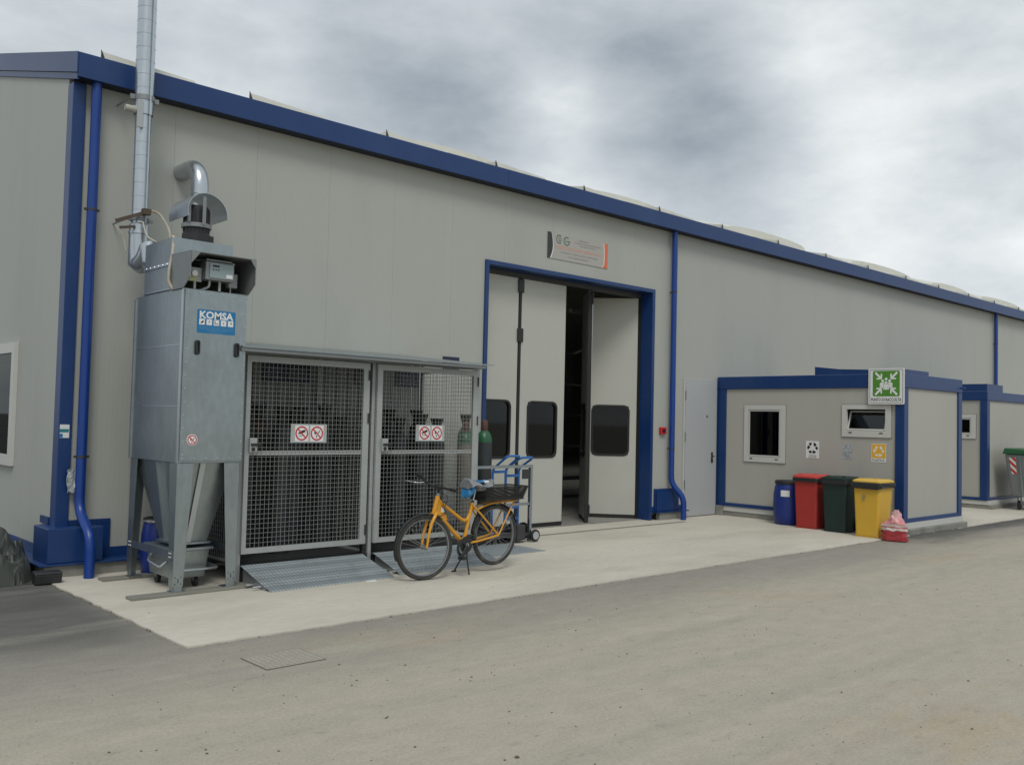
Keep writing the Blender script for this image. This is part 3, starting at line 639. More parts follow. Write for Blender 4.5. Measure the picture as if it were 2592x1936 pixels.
b = MB(Mx).prism([(-.049,-.060),(.049,-.060),(.049,.030),(.040,.042),(-.040,.042),(-.049,.030)], .0024, .003, 'xy').prism(circ(0,.060,.029,16), .0024, .003, 'xy'); b.build('outline', 'printgreen', AP)
b = MB(Mx).prism([(-.044,-.056),(.044,-.056),(.044,.026),(.036,.036),(-.036,.036),(-.044,.026)], .003, .0036, 'xy').prism(circ(0,.061,.023,16), .003, .0036, 'xy'); b.build('front_person', 'paper', AP)
b = MB(Mx)
for x in (-.025,.021): b.box(x,-.056,.0036,x+.004,.0,.0042)
for x in (-.085,.081): b.box(x,-.028,.0024,x+.004,.028,.003)
b.build('detail_line', 'printgreen', AP)
text('PUNTO DI RACCOLTA', 0, -.215, .055, .50, .02, .0015, Mx, parent=AP)

# --- company board over the door
CB = thing('company_sign', 'pale company board with dark and orange ends above the folding door', 'sign', (10.70, 10.046, 4.205))
Mx = frame((10.70, 10.044, 4.4075), (1,0,0), (0,0,1))
MB(Mx).prism(rect4(-.703,-.2025,.703,.2025), -.004, .004, 'xy').build('board', 'signboard', CB)
arc = [(-.703,.2025),(-.618,.2025)]+[(-.618+.045*math.sin(math.pi*min(1,k/8*.8))-.052*(k/8)**3, .2025-.405*k/8) for k in range(1,9)]+[(-.703,-.2025)]
MB(Mx).prism([(x+.004+.02*i/10 if i not in (0,len(arc)-1) else x, y) for i, (x, y) in enumerate(arc)], .004, .0048, 'xy').build('white_edge', 'paper', CB)
MB(Mx).prism(arc, .0048, .0056, 'xy').build('dark_end', 'dark', CB)
orc = [(.703,-.2025),(.703,.2025),(.612,.2025)]+[(.612+.018*math.sin(math.pi*k/8), .2025-.405*k/8) for k in range(1,8)]+[(.575,-.2025)]
MB(Mx).prism([(x-.014 if 1 < i else x, y) for i, (x, y) in enumerate(orc)], .004, .0048, 'xy').build('white_edge', 'paper', CB)
MB(Mx).prism(orc, .0048, .0056, 'xy').build('orange_end', 'printorange', CB)
def arcband(cx, cy, r, w, a0, a1, n=20):
    o = [(cx+(r+w/2)*math.cos(R(a0+(a1-a0)*k/n)), cy+(r+w/2)*math.sin(R(a0+(a1-a0)*k/n))) for k in range(n+1)]
    i = [(cx+(r-w/2)*math.cos(R(a0+(a1-a0)*k/n)), cy+(r-w/2)*math.sin(R(a0+(a1-a0)*k/n))) for k in range(n+1)]
    return o, i
b = MB(Mx)
def band(cx, cy, r, w, a0, a1):
    o, i = arcband(cx, cy, r, w, a0, a1)
    for k in range(len(o)-1): b.add([(*o[k],.0052),(*o[k+1],.0052),(*i[k+1],.0052),(*i[k],.0052)], [(0,1,2,3)])
band(-.44,.115,.062,.016,55,305); band(-.428,.115,.026,.012,0,360)
band(-.275,.105,.062,.016,50,360); b.add([(-.285,.098,.0052),(-.205,.098,.0052),(-.205,.112,.0052),(-.250,.112,.0052)], [(0,1,2,3)])
b.add([(-.300,.075,.0052),(-.29,.075,.0052),(-.29,.135,.0052),(-.300,.135,.0052)], [(0,1,2,3)])
b.build('logo', 'logogreen', CB)
text('CO.GE COSTRUZIONI GENERALI s.r.l.', -.0, -.01, .05, 1.08, .006, .0052, Mx, mt='coralprint', parent=CB)
text('IMPRESA EDILE', .12, .155, .022, .22, 0, .0052, Mx, mt='greyprint', parent=CB)
text('Costruzioni e ristrutturazioni edili civili industriali', .22, .115, .024, .62, 0, .0052, Mx, mt='greyprint', parent=CB)
text('Manutenzioni Strade', .22, .075, .024, .36, 0, .0052, Mx, mt='greyprint', parent=CB)
text('Via Mazzini 57, 71100 Bovino (FG) Tel. 0881 961600', .02, -.085, .030, .86, 0, .0052, Mx, mt='greyprint', parent=CB)
text('www.cogecostruzioni.it', .0, -.140, .030, .48, .004, .0052, Mx, mt='greyprint', parent=CB)

# --- recycling notices on the cabin
def recyc(parent, Mx, cx, cy, s, mt, n):
    for k in range(3):
        a = R(90+120*k); b = MB(Mx)
        def P(pts): return [(cx+s*(x*math.cos(a-R(90))-y*math.sin(a-R(90))), cy+s*(x*math.sin(a-R(90))+y*math.cos(a-R(90)))) for x, y in pts]
        b.prism(P([(-.62,-.50),(-.46,-.78),(-.12,-.78),(-.12,-.40),(-.40,-.40)]), n, n+.0008, 'xy')
        b.prism(P([(-.04,-.60),(.16,-.92),(.16,-.78),(.44,-.78),(.58,-.52),(.34,-.40),(.16,-.40),(.16,-.26)]), n, n+.0008, 'xy')
        b.build('arrow', mt, parent)
RP = thing('recycling_notice', 'white notice with black recycling arrows on cabin wall above red bin', 'notice', (14.597, 8.10, 1.14), group='recycling notices on the cabin wall')
Mx = frame((14.598, 8.10, 1.292), (0,-1,0), (0,0,1))
MB(Mx).prism(rect4(-.123,-.149,.123,.149), 0, .002, 'xy').build('card', 'paper', RP); recyc(RP, Mx, 0, .03, .115, 'printblack', .002)
text('CARTA E', 0, -.098, .022, .135, .01, .0032, Mx, parent=RP); text('CARTONE', 0, -.130, .022, .150, .01, .0032, Mx, parent=RP)
YP = thing('recycling_notice', 'yellow PLASTICA recycling notice on cabin wall above yellow bin', 'notice', (14.597, 6.93, 1.14), group='recycling notices on the cabin wall')
Mx = frame((14.598, 6.93, 1.286), (0,-1,0), (0,0,1))
MB(Mx).prism(rect4(-.121,-.149,.121,.149), 0, .002, 'xy').build('card', 'paper', YP)
MB(Mx).prism(rect4(-.113,-.085,.113,.142), .002, .0028, 'xy').build('yellow_field', 'printyellow', YP); recyc(YP, Mx, 0, .027, .105, 'paper', .0028)
text('PLASTICA', 0, -.117, .034, .205, .015, .0028, Mx, parent=YP)
pts = []
for k in range(30):
    t = 2*math.pi*k/30; c, s_ = math.cos(t), math.sin(t); q = 1/max(abs(c), abs(s_)); pts.append((.094*c*q*random.uniform(.86,1.02), .132*s_*q*random.uniform(.88,1.02)))
Mx = frame((14.598, 7.472, 1.285), (0,-1,0), (0,0,1))
solo(MB(None).add([tuple(Mx @ Vector((x,y,d))) for d in (0,.0015) for x, y in pts], [tuple(range(30)), tuple(range(30,60))]+[(i,(i+1)%30,30+(i+1)%30,30+i) for i in range(30)]),
     'torn_notice', 'torn', 'faded torn remains of a notice between the two recycling notices', 'notice', (14.597, 7.472, 1.15))

# --- small fixtures on the facade
AL = thing('alarm_box', 'small red fire alarm box on the wall beside the blue downpipe', 'alarm', (12.93, 10.045, 1.49))
MB().box(12.85, 9.995, 1.495, 13.0, 10.049, 1.615).build('housing', 'alarmred', AL, bevel=.008)
MB().box(12.885, 9.990, 1.525, 12.965, 9.9955, 1.585).build('glass_plate', 'printblack', AL)
solo(MB().box(8.0, 10.035, 2.36, 8.29, 10.048, 2.542), 'wall_plate', 'signdark', 'dark blue plate on the wall behind the cage roof', 'sign', (8.14, 10.04, 2.36))
ST = thing('info_sticker', 'small white and teal sticker on the blue corner post', 'sticker', (3.078, 10.023, 1.38))
Mx = frame((3.078, 10.0235, 1.457), (1,0,0), (0,0,1))
MB(Mx).prism(rect4(-.046,-.068,.046,.068), 0, .001, 'xy').build('card', 'paper', ST)
MB(Mx).prism(rect4(-.046,-.012,.042,.022), .001, .0016, 'xy').build('teal_band', mat('teal print', (.02,.20,.22)), ST); MB(Mx).prism(rect4(-.046,-.064,-.015,-.026), .001, .0016, 'xy').build('teal_band', 'printblue', ST)
# crumpled paper stuck behind the downpipe
n = 9; b = MB()
for i in range(n):
    for j in range(n):
        u, v = i/(n-1), j/(n-1); b.v.append((3.108+.095*u-.01*v+.006*math.sin(9*v), 9.955+.018*math.sin(7*u+3*v)+.012*random.uniform(-1,1), .83+.235*v+.02*u+.01*math.sin(8*u)))
b.f = [(i*n+j, (i+1)*n+j, (i+1)*n+j+1, i*n+j+1) for i in range(n-1) for j in range(n-1)]
pp = solo(b, 'paper_sheet', 'signgrey', 'crumpled whitish sheet stuck behind the corner downpipe', 'paper', (3.15, 9.95, .83)); pp.modifiers.new('t', 'SOLIDIFY').thickness = .002

# ================================================================== DUST COLLECTOR
DC = thing('dust_collector', 'tall galvanised dust collector on four legs with hopper and control hood', 'dust collector', (3.84, 8.8, 0.012))
X0, X1, Y0, Y1, ZB, ZT = 3.527, 4.155, 8.27, 9.42, 1.209, 2.828
MB().box(X0, Y0+.012, ZB, X1, Y1, ZT).build('body', 'galv', DC, bevel=.006)
b = MB()
for z in (1.735, 2.305): b.box(X0-.004, Y0+.05, z-.004, X0, Y1, z+.004)
b.box(X0-.012, Y1-.012, ZB, X0, Y1+.02, ZT-.02); b.box(X0-.004, Y0+.012, ZB, X0, Y0+.045, ZT)
b.build('seam', 'duct', DC)
dp = MB().box(X0+.012, Y0-.004, ZB+.02, X1-.002, Y0+.0115, ZT-.012).build('access_door', 'galv', DC, bevel=.004)
b = MB()
def rivet(x, y, z, n='y', r=.0085):
    if n == 'y': b.lathe([(r,0),(r*.8,-.005),(0,-.007)], 8, (x,y,z), 'y', cap=False)
    else: b.lathe([(r,0),(r*.8,-.005),(0,-.007)], 8, (x,y,z), 'x', cap=False)
for k in range(13):
    for x in (X0+.035, X1-.022): rivet(x, Y0-.004, ZB+.08+k*(ZT-ZB-.16)/12)
for k in range(6):
    for z in (ZB+.045, ZT-.035): rivet(X0+.035+k*(X1-X0-.057)/5, Y0-.004, z)
b.build('screw', 'chrome', dp)
for x in (3.667, 4.058):
    b = MB().ring(rrect(x-.021, 2.215, x+.021, 2.352, .02), rrect(x-.009, 2.235, x+.009, 2.332, .008), Y0-.03, Y0-.0045, 'xz'); b.build('handle', 'black', dp, bevel=.004)
# maker's sticker
Mx = frame(((3.728+4.116)/2*.981, Y0-.0045, 2.5325), (1,0,0), (0,0,1))
km = MB(Mx).prism(rrect(-.190,-.111,.190,.111,.014), 0, .001, 'xy').build('maker_sticker', 'printblue', DC)
text('KOMSA', .0, .062, .072, .335, .035, .0015, Mx, 'lettering', 'paper', km)
b = MB(Mx)
for k in range(5): b.prism(rect4(-.170+k*.071,-.032,-.116+k*.071,.022), .001, .0018, 'xy')
b.build('pictogram_field', 'paper', km)
b = MB(Mx)
for k, sh in enumerate(([(-.018,-.012),(.012,.016),(.018,.0),(.0,-.014)], [(-.006,-.012),(-.002,-.012),(.006,.016),(.0,.016)], [(-.018,.022),(-.013,.022),(-.010,-.010),(.02,-.016),(.02,-.008),(-.004,-.016),(-.018,-.012)], [(-.004,-.010),(.002,-.010),(.004,.008),(-.003,.008)], [(-.012,.014),(.012,.010),(.006,-.010),(.0,.006)])):
    b.prism([(x-.143+k*.071, y-.005) for x, y in sh], .0018, .0024, 'xy')
b.build('pictogram', 'printblack', km)
for i, (s, w) in enumerate((('Aspirazione - Filtrazione fumi saldatura e polveri', .34), ('Tel. 045 6102511 fax 045 6102522 Via dei Lavoratori 12', .33), ('37050 Belfiore (VR) Italia', .19), ('www.komsa.it', .12))):
    text(s, 0, -.050-.0165*i, .011, w, 0, .0016, Mx, 'lettering', 'printpale', km)
# round warning sticker
def no_sign(parent, Mx, cx, cy, r, glyph, n, squ=True):
    if squ: MB(Mx).prism(rect4(cx-r*1.06, cy-r*1.1, cx+r*1.06, cy+r*1.1), n, n+.001, 'xy').build('card', 'paper', parent)
    else: MB(Mx).prism(circ(cx,cy,r*1.08), n, n+.001, 'xy').build('card', 'paper', parent)
    n += .001; b = MB(Mx)
    if glyph == 'hand':
        b.prism([(cx-.62*r,cy-.02*r),(cx-.2*r,cy+.30*r),(cx+.5*r,cy+.52*r),(cx+.60*r,cy+.22*r),(cx+.1*r,cy+.02*r),(cx-.15*r,cy-.12*r),(cx-.25*r,cy-.05*r),(cx-.45*r,cy-.1*r)], n, n+.0006, 'xy')
        b.prism(rect4(cx-.5*r,cy-.36*r,cx+.25*r,cy-.28*r), n, n+.0006, 'xy')
    else:
        b.prism([(cx-.45*r,cy+.05*r),(cx-.30*r,cy+.35*r),(cx-.05*r,cy+.28*r),(cx-.12*r,cy+.02*r),(cx-.3*r,cy-.12*r)], n, n+.0006, 'xy')
        b.prism([(cx-.32*r,cy-.10*r),(cx-.22*r,cy-.12*r),(cx-.05*r,cy-.38*r),(cx-.12*r,cy-.62*r),(cx-.02*r,cy-.62*r),(cx+.1*r,cy-.35*r),(cx-.02*r,cy-.3*r)], n, n+.0006, 'xy')
        b.prism([(cx+.12*r,cy+.05*r),(cx+.42*r,cy+.42*r),(cx+.52*r,cy+.34*r),(cx+.22*r,cy-.03*r)], n, n+.0006, 'xy')
    b.build('symbol', 'printblack', parent)
    b = MB(Mx).ring(circ(cx,cy,r), circ(cx,cy,r*.80), n+.0006, n+.0014, 'xy')
    q = R(-45); c, s = math.cos(q), math.sin(q); hw = r*.09
    b.prism([(cx+x*c-y*s, cy+x*s+y*c) for x, y in rect4(-r*.85,-hw,r*.85,hw)], n+.0006, n+.0013, 'xy'); b.build('red_ring', 'printred', parent)
Mx = frame((3.652, Y0-.0045, 1.426), (1,0,0), (0,0,1)); ws = MB(Mx).prism(circ(0,0,.052), 0, .0008, 'xy').build('warning_sticker', 'paper', DC)
no_sign(ws, Mx, 0, 0, .045, 'smoke', .0008, squ=False)
# upper box and control hood
MB().box(X0, 8.56, ZT+.002, 4.13, 9.24, 3.336).build('head_box', 'galv', DC, bevel=.006)
b = MB().box(X0-.012, 8.56, 3.07, X0-.001, 9.24, 3.10); b.box(X0-.006, 8.56, ZT+.01, X0-.001, 9.24, ZT+.02)
for k in range(6): b.lathe([(.008,0),(.006,-.005),(0,-.007)], 8, (X0-.012, 8.66+k*.1, 3.085), 'x', cap=False)
b.build('flange', 'duct', DC)
hp = [(8.56,3.155),(8.113,3.145),(8.113,2.915),(8.255,2.822),(8.56,2.822)]
hd = MB(); hd.prism(hp, X0-.02, X0-.012, 'yz'); hd.prism(hp, X1-.006, X1+.002, 'yz')
hd.prism([(8.113,3.146),(8.559,3.156),(8.559,3.164),(8.113,3.154)], X0-.0205, X1+.0025, 'yz')
hd.prism([(X0-.012,3.144),(X0+.07,3.144),(X0-.012,3.04)], 8.105, 8.112, 'xz'); hd.prism([(X1-.006,3.144),(X1-.06,3.144),(X1-.006,3.06)], 8.105, 8.112, 'xz')
hd.build('control_hood', 'dull', DC)
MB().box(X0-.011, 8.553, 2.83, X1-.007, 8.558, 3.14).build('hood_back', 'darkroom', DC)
cp = MB().box(3.70, 8.215, 2.92, 3.985, 8.36, 3.095).build('controller', 'dull', DC, bevel=.008)
MB().box(3.738, 8.207, 2.942, 3.972, 8.214, 3.078).build('face', mat('controller face', (.26,.33,.34), .4), cp)
b = MB().box(3.765, 8.204, 3.045, 3.83, 8.2068, 3.062)
for k in range(3): b.box(3.765+k*.026, 8.204, 3.014, 3.777+k*.026, 8.2068, 3.026)
b.build('display', 'printblack', cp); MB().box(3.90, 8.204, 2.95, 3.962, 8.2068, 2.985).build('label', 'paper', cp)
MB().box(3.70, 8.20, 3.098, 3.95, 8.36, 3.11).build('shield', 'dull', cp)
mp_ = MB().box(3.545, 8.29, 2.90, 3.695, 8.30, 3.03).build('mounting_plate', 'signgrey', DC)
MB().box(3.545, 8.284, 2.90, 3.645, 8.289, 2.955).build('label', mat('greenish label', (.40,.40,.22), .5, stain=(.2,.2,.05), stain_amt=.6, stain_scale=30), mp_)
MB().lathe([(.028,8.255),(.028,8.288)], 20, (3.617,0,2.972), 'y').build('gauge', 'paper', mp_, smooth=True)
MB().box(3.985, 8.33, 2.885, 4.075, 8.40, 3.02).build('junction_box', 'signgrey', DC, bevel=.005)
b = MB().tube(fillet([(3.765,8.27,2.925),(3.765,8.27,2.86),(3.72,8.32,2.835),(3.70,8.4,2.83)], .03), .011, 8); b.tube([(3.635,8.30,2.90),(3.635,8.30,2.83)], .013, 8); b.tube([(3.87,8.28,2.92),(3.87,8.28,2.83)], .013, 8); b.tube([(3.99,8.3,2.9),(3.99,8.3,2.83)], .006, 8)
b.build('cable_gland', 'signgrey', DC, smooth=True)
# legs (folded angle, tapering), feet, hopper, cross beams
def leg(x, y, sx, sy):
    b = MB(); zt, zb = ZB, .085
    b.hexa([(x, y, zb), (x+sx*.095, y, zb), (x+sx*.095, y+sy*.005, zb), (x, y+sy*.005, zb)], [(x, y, zt), (x+sx*.155, y, zt), (x+sx*.155, y+sy*.005, zt), (x, y+sy*.005, zt)])
    b.hexa([(x, y+sy*.0051, zb), (x+sx*.005, y+sy*.0051, zb), (x+sx*.005, y+sy*.095, zb), (x, y+sy*.095, zb)], [(x, y+sy*.0051, zt), (x+sx*.005, y+sy*.0051, zt), (x+sx*.005, y+sy*.17, zt), (x, y+sy*.17, zt)])
    o = b.build('leg', 'galv', DC)
    f = MB().box(min(x+sx*.014,x+sx*.09), min(y+sy*.006,y+sy*.012), .042, max(x+sx*.014,x+sx*.09), max(y+sy*.006,y+sy*.012), .30)
    f.box(min(x+sx*.006,x+sx*.012), min(y+sy*.013,y+sy*.09), .042, max(x+sx*.006,x+sx*.012), max(y+sy*.013,y+sy*.09), .30)
    f.box(min(x-sx*.01,x+sx*.12), min(y-sy*.01,y+sy*.11), .037, max(x-sx*.01,x+sx*.12), max(y-sy*.01,y+sy*.11), .043)
    f.build('foot', 'galv', o)
    r_ = MB()
    for zz_ in (.11, .17): 
        for dx in (.02, .075): r_.lathe([(.006,0),(.005,-.005*sy),(0,-.006*sy)], 8, (x+sx*dx, y, zz_), 'y', cap=False)
    r_.box(min(x+sx*.045,x+sx*.053), y-.001*sy if sy > 0 else y, .12, max(x+sx*.045,x+sx*.053), y if sy > 0 else y+.001, .16)
    r_.build('bolt', 'dark', o)
leg(X0-.002, Y0+.006, 1, 1); leg(X1-.02, Y0+.006, -1, 1); leg(X0-.002, Y1-.02, 1, -1); leg(X1-.02, Y1-.02, -1, -1)
hb = [(3.655,8.53,.448),(3.95,8.53,.448),(3.95,8.93,.448),(3.655,8.93,.448)]; ht_ = [(X0+.035,8.33,ZB-.001),(X1-.05,8.33,ZB-.001),(X1-.05,Y1-.06,ZB-.001),(X0+.035,Y1-.06,ZB-.001)]
hop = MB().hexa(hb, ht_).build('hopper', 'galv', DC)
b = MB()
def lerp(a, c, t): return tuple(a[i]*(1-t)+c[i]*t for i in range(3))
for p, q, nrm in ((lerp(hb[0],hb[3],.5), lerp(ht_[0],ht_[3],.42), 'x'), (lerp(hb[0],hb[1],.35), lerp(ht_[0],ht_[1],.42), 'y')):
    b.bar((p[0]-(.014 if nrm=='x' else 0), p[1]-(.014 if nrm=='y' else 0), p[2]), (q[0]-(.014 if nrm=='x' else 0), q[1]-(.014 if nrm=='y' else 0), q[2]), .05, .012) if nrm == 'y' else b.bar((p[0]-.014,p[1],p[2]), (q[0]-.014,q[1],q[2]), .05, .012)
b.build('rib', 'duct', hop)
MB().box(3.63, 8.50, .43, 3.975, 8.96, .447).build('collar', 'galv', DC)
b = MB(); b.box(X0-.010, 8.30, .335, X0-.003, 9.38, .405); b.box(X1-.018, 8.30, .335, X1-.012, 9.38, .405); b.box(X0+.01, 9.0, .385, X1-.03, 9.03, .405); b.build('cross_beam', 'galv', DC)
b = MB()
for y in (8.33, 8.36, 9.30, 9.34):
    for z in (.35, .385): b.lathe([(.009,0),(.007,-.006),(0,-.008)], 8, (X0-.010, y, z), 'x', cap=False)
b.build('bolt', 'chrome', DC)
# dust bin under the hopper
DB = thing('dust_bin', 'galvanised wheeled dust bin with tube handle under the hopper', 'bin', (3.8, 8.8, 0.012))
MB().hexa([(3.62,8.53,.115),(3.94,8.53,.115),(3.94,9.05,.115),(3.62,9.05,.115)], [(3.59,8.50,.372),(3.97,8.50,.372),(3.97,9.08,.372),(3.59,9.08,.372)]).build('tub', 'galv', DB, bevel=.006)
MB().box(3.57, 8.47, .374, 4.0, 9.12, .40).build('lid', 'galv', DB, bevel=.005)
MB().tube(fillet([(3.955,8.9,.24),(4.035,8.86,.225),(4.035,8.44,.20),(3.62,8.42,.20),(3.60,8.50,.22)], .05), .013, 10).build('front_handle', 'duct', DB, smooth=True)
MB().tube(fillet([(3.595,8.60,.27),(3.545,8.62,.22),(3.545,8.92,.25),(3.595,8.95,.32)], .03), .011, 10).build('side_handle', 'duct', DB, smooth=True)
for x, y in ((3.68,8.6),(3.88,8.6),(3.68,9.0),(3.88,9.0)):
    w_ = MB().lathe([(.02,-.016),(.048,-.016),(.048,.016),(.02,.016)], 16, (x,y,.061), 'x').build('castor', 'rubber', DB, smooth=True)
    MB().box(x-.022, y-.02, .07, x-.018, y+.02, .114).box(x+.018, y-.02, .07, x+.022, y+.02, .114).build('fork', 'dull', w_)
# planks below the feet
for y, x0, x1, lb in ((8.22, 3.14, 4.42, 'weathered plank under the front feet of the dust collector'), (9.30, 3.27, 4.25, 'weathered plank under the rear feet of the dust collector')):
    solo(MB().box(x0, y, .0125, x1, y+.15, .0365), 'plank', 'plank', lb, 'plank', ((x0+x1)/2, y+.07, .0125), 'planks under the dust collector', bevel=.003)
# fan motor with rain cover on top
FM = thing('fan_motor', 'black fan motor under a curved metal rain cover on the dust collector', 'motor', (3.86, 8.82, 3.337))
MB().lathe([(.135,3.337),(.135,3.44),(.122,3.45),(.122,3.69),(.10,3.72),(.04,3.73),(0,3.73)], 24, (3.86,8.82,0)).build('motor', 'black', FM, smooth=True)
b = MB()
for k in range(18):
    a = 2*math.pi*k/18; b.bar((3.86+.123*math.cos(a),8.82+.123*math.sin(a),3.46),(3.86+.123*math.cos(a),8.82+.123*math.sin(a),3.67), .008)
b.build('cooling_fin', 'black', FM)
MB().box(3.93, 8.72, 3.345, 4.0, 8.80, 3.43).build('terminal_box', 'black', FM, bevel=.006)
b = MB().lathe([(.137,3.50),(.144,3.50),(.144,3.54),(.137,3.54)], 24, (3.86,8.82,0)); b.bar((3.87,8.672,3.52),(3.87,8.672,3.80),.035,.006); b.bar((3.74,8.72,3.54),(3.74,8.72,3.78),.03,.005); b.build('bracket', 'dull', FM)
n = 18; rc = .20; cv = MB()
for yy in (8.66, 9.12):
    for rr in (rc, rc+.004):
        for k in range(n+1):
            t = R(195-205*k/n); cv.v.append((3.905+rr*math.cos(t), yy+(.03*math.sin(t) if yy < 9 else 0), 3.64+rr*math.sin(t)))
q = n+1
for k in range(n): cv.f += [(k,k+1,2*q+k+1,2*q+k),(q+k,3*q+k,3*q+k+1,q+k+1),(k,q+k,q+k+1,k+1),(2*q+k,2*q+k+1,3*q+k+1,3*q+k)]
cv.build('rain_cover', 'duct', FM, smooth=True)
# outlet elbow into the wall
VE = thing('vent_elbow', 'galvanised vent elbow turning into the facade above the fan motor', 'duct', (4.23, 9.55, 3.4))
path = [(4.20,9.55,3.35),(4.20,9.55,4.10)]+[(4.20, 9.55+.25*(1-math.cos(R(a))), 4.10+.25*math.sin(R(a))) for a in range(10,91,10)]+[(4.20,10.05,4.35)]
MB().tube(path, .093, 22).build('pipe', 'duct', VE, smooth=True)
b = MB()
for z in (4.02, 3.98): b.lathe([(.093,z-.006),(.099,z),(.093,z+.006)], 22, (4.20,9.55,0))
b.build('rib', 'duct', VE, smooth=True)
# tall spiral exhaust duct
ED = thing('exhaust_duct', 'tall ribbed spiral exhaust duct rising past the eave beside the dust collector', 'duct', (3.60, 9.62, 3.15))
ex, ey = 3.60, 9.62
MB().tube([(3.66,9.245,3.19),(3.64,9.36,3.19)]+[(ex+.03*math.cos(R(a)), ey-.22*math.cos(R(a)), 3.41-.22*math.cos(R(90-a))) for a in range(10,91,10)]+[(ex,ey,3.50)], .100, 22).build('elbow', 'duct', ED, smooth=True)
b = MB()
for a in (35, 60): 
    pass
b.lathe([(.100,3.50),(.106,3.505),(.106,3.53),(.100,3.535),(.100,3.60),(.085,3.62)], 24, (ex,ey,0), cap=False); b.build('reducer', 'duct', ED, smooth=True)
z = 3.62; k = 0
while z < 7.4:
    z1 = z+.142; r0 = .080 if z < 4.75 else .093
    tx = ex-.004*(z-3.6); cc = (tx, ey, 0)
    MB().lathe([(r0,z),(r0,z1-.007),(r0+.003,z1-.006),(r0+.003,z1-.001),(r0,z1)], 32, cc, cap=False).build('duct_ring', 'duct', ED, smooth=True, ang=25); z = z1; k += 1
MB().box(ex+.02, ey-.099, 3.62, ex+.032, ey-.078, 4.75).box(ex+.015, ey-.109, 4.75, ex+.03, ey-.092, 7.4).build('seam', 'duct', ED)
def clampring(z, r, w=.05):
    b = MB().lathe([(r,z-w/2),(r+.006,z-w/2),(r+.006,z+w/2),(r,z+w/2)], 24, (ex,ey,0)); b.box(ex-r-.05, ey-.012, z-w/2, ex-r, ey+.012, z+w/2); b.box(ex+r, ey-.012, z-w/2, ex+r+.05, ey+.012, z+w/2)
    b.bar((ex-r-.03,ey,z),(ex-r-.03,10.045,z),.012); b.bar((ex+r+.03,ey,z),(ex+r+.03,10.045,z),.012); return b.build('clamp', 'dull', ED)
clampring(4.93, .098); clampring(3.66, .088, .035)
MB().box(ex-.105, ey-.10, 4.60, ex-.045, ey-.085, 4.88).build('cover_plate', 'signgrey', ED)
b = MB().lathe([(.0,-.135),(.030,-.135),(.034,-.125),(.034,-.06),(.040,-.055),(.040,-.02),(.03,0)], 16, (ex-.08,ey-.06,4.78), 'x'); b.build('sensor', 'signboard', ED, smooth=True)
b = MB().bar((3.33,9.54,3.60),(3.60,9.50,3.72),.03); b.box(3.58,9.47,3.70,3.66,9.53,3.76); b.bar((3.38,9.56,3.54),(3.52,9.55,3.57),.025); b.build('threaded_bracket', 'rust', ED)
b = MB().tube(fillet([(3.64,9.50,3.75),(3.74,9.48,3.74),(3.82,9.40,3.58),(3.80,9.24,3.34)], .08), .013, 8); b.tube(fillet([(3.58,9.48,3.62),(3.60,9.42,3.46),(3.70,9.30,3.38)], .06), .009, 8); b.tube(fillet([(3.33,9.54,3.55),(3.40,9.52,3.46),(3.43,9.50,3.30)], .05), .007, 8); b.build('hose', 'hose', ED, smooth=True)
b = MB().tube(fillet([(3.545,8.70,3.30),(3.545,8.60,3.37),(3.525,8.555,3.20),(3.49,8.545,3.02),(3.485,8.54,2.90),(3.515,8.5,2.83)], .06), .014, 8); b.build('hose', 'hose', DC, smooth=True)

# ================================================================== GAS CAGE
GC = thing('gas_cage', 'galvanised wire mesh gas bottle cage with two doors and sloping roof', 'cage', (5.78, 9.0, 0.012))
YC = 8.5
for x in (4.25, 5.792, 7.315): MB().box(x, YC+.002, .012, x+.042, YC+.045, 2.27).build('post', 'cage', GC, bevel=.004)
MB().box(5.738, YC+.03, .012, 5.788, YC+.08, 2.27).build('post', 'dark', GC)
for x in (4.25, 5.77, 7.315): MB().box(x, 9.60, .012, x+.04, 9.64, 2.40).build('post', 'cage', GC)
MB().box(4.24, YC-.002, 2.274, 7.36, YC+.045, 2.30).build('top_rail', 'cage', GC)
MB().box(4.27, YC+.01, .165, 7.33, 9.62, .187).build('floor_tray', 'dark', GC)
MB().box(4.29, YC+.05, .012, 7.31, YC+.07, .163).build('kick_plate', 'dark', GC)
rp_ = MB(); k = 4.30                                       # ribbed sheet at the back
while k < 7.31:
    w = min(.16, 7.31-k); rp_.hexa([(k,9.63,.19),(k+w*.75,9.63,.19),(k+w*.75,9.636,.19),(k,9.636,.19)], [(k,9.63,2.35),(k+w*.75,9.63,2.35),(k+w*.75,9.636,2.35),(k,9.636,2.35)])
    rp_.hexa([(k+w*.76,9.655,.19),(k+w*.99,9.655,.19),(k+w*.99,9.66,.19),(k+w*.76,9.66,.19)], [(k+w*.76,9.655,2.35),(k+w*.99,9.655,2.35),(k+w*.99,9.66,2.35),(k+w*.76,9.66,2.35)]); k += .16
rp_.build('back_sheet', 'ribsheet', GC)
def meshgrid(b, p0, u, lu, lv, s=.0475, r=.00155):
    p0, u = Vector(p0), Vector(u); n = int(round(lu/s)); m = int(round(lv/s)); v = Vector((0,0,1)); nn = u.cross(v)*.0035
    for i in range(1, n): b.bar(p0+u*(lu*i/n)+nn, p0+u*(lu*i/n)+v*lv+nn, r*2)
    for j in range(1, m): b.bar(p0+v*(lv*j/m), p0+u*lu+v*(lv*j/m), r*2)
    return b
for x in (4.268, 5.79, 7.335):
    meshgrid(MB(), (x, YC+.05, .20), (0,1,0), 1.1, 2.05).build('side_mesh', 'wire', GC)
    for z_ in (.19, 1.26, 2.25): MB().box(x-.012, YC+.05, z_, x+.012, 9.6, z_+.023).build('side_rail', 'cage', GC)
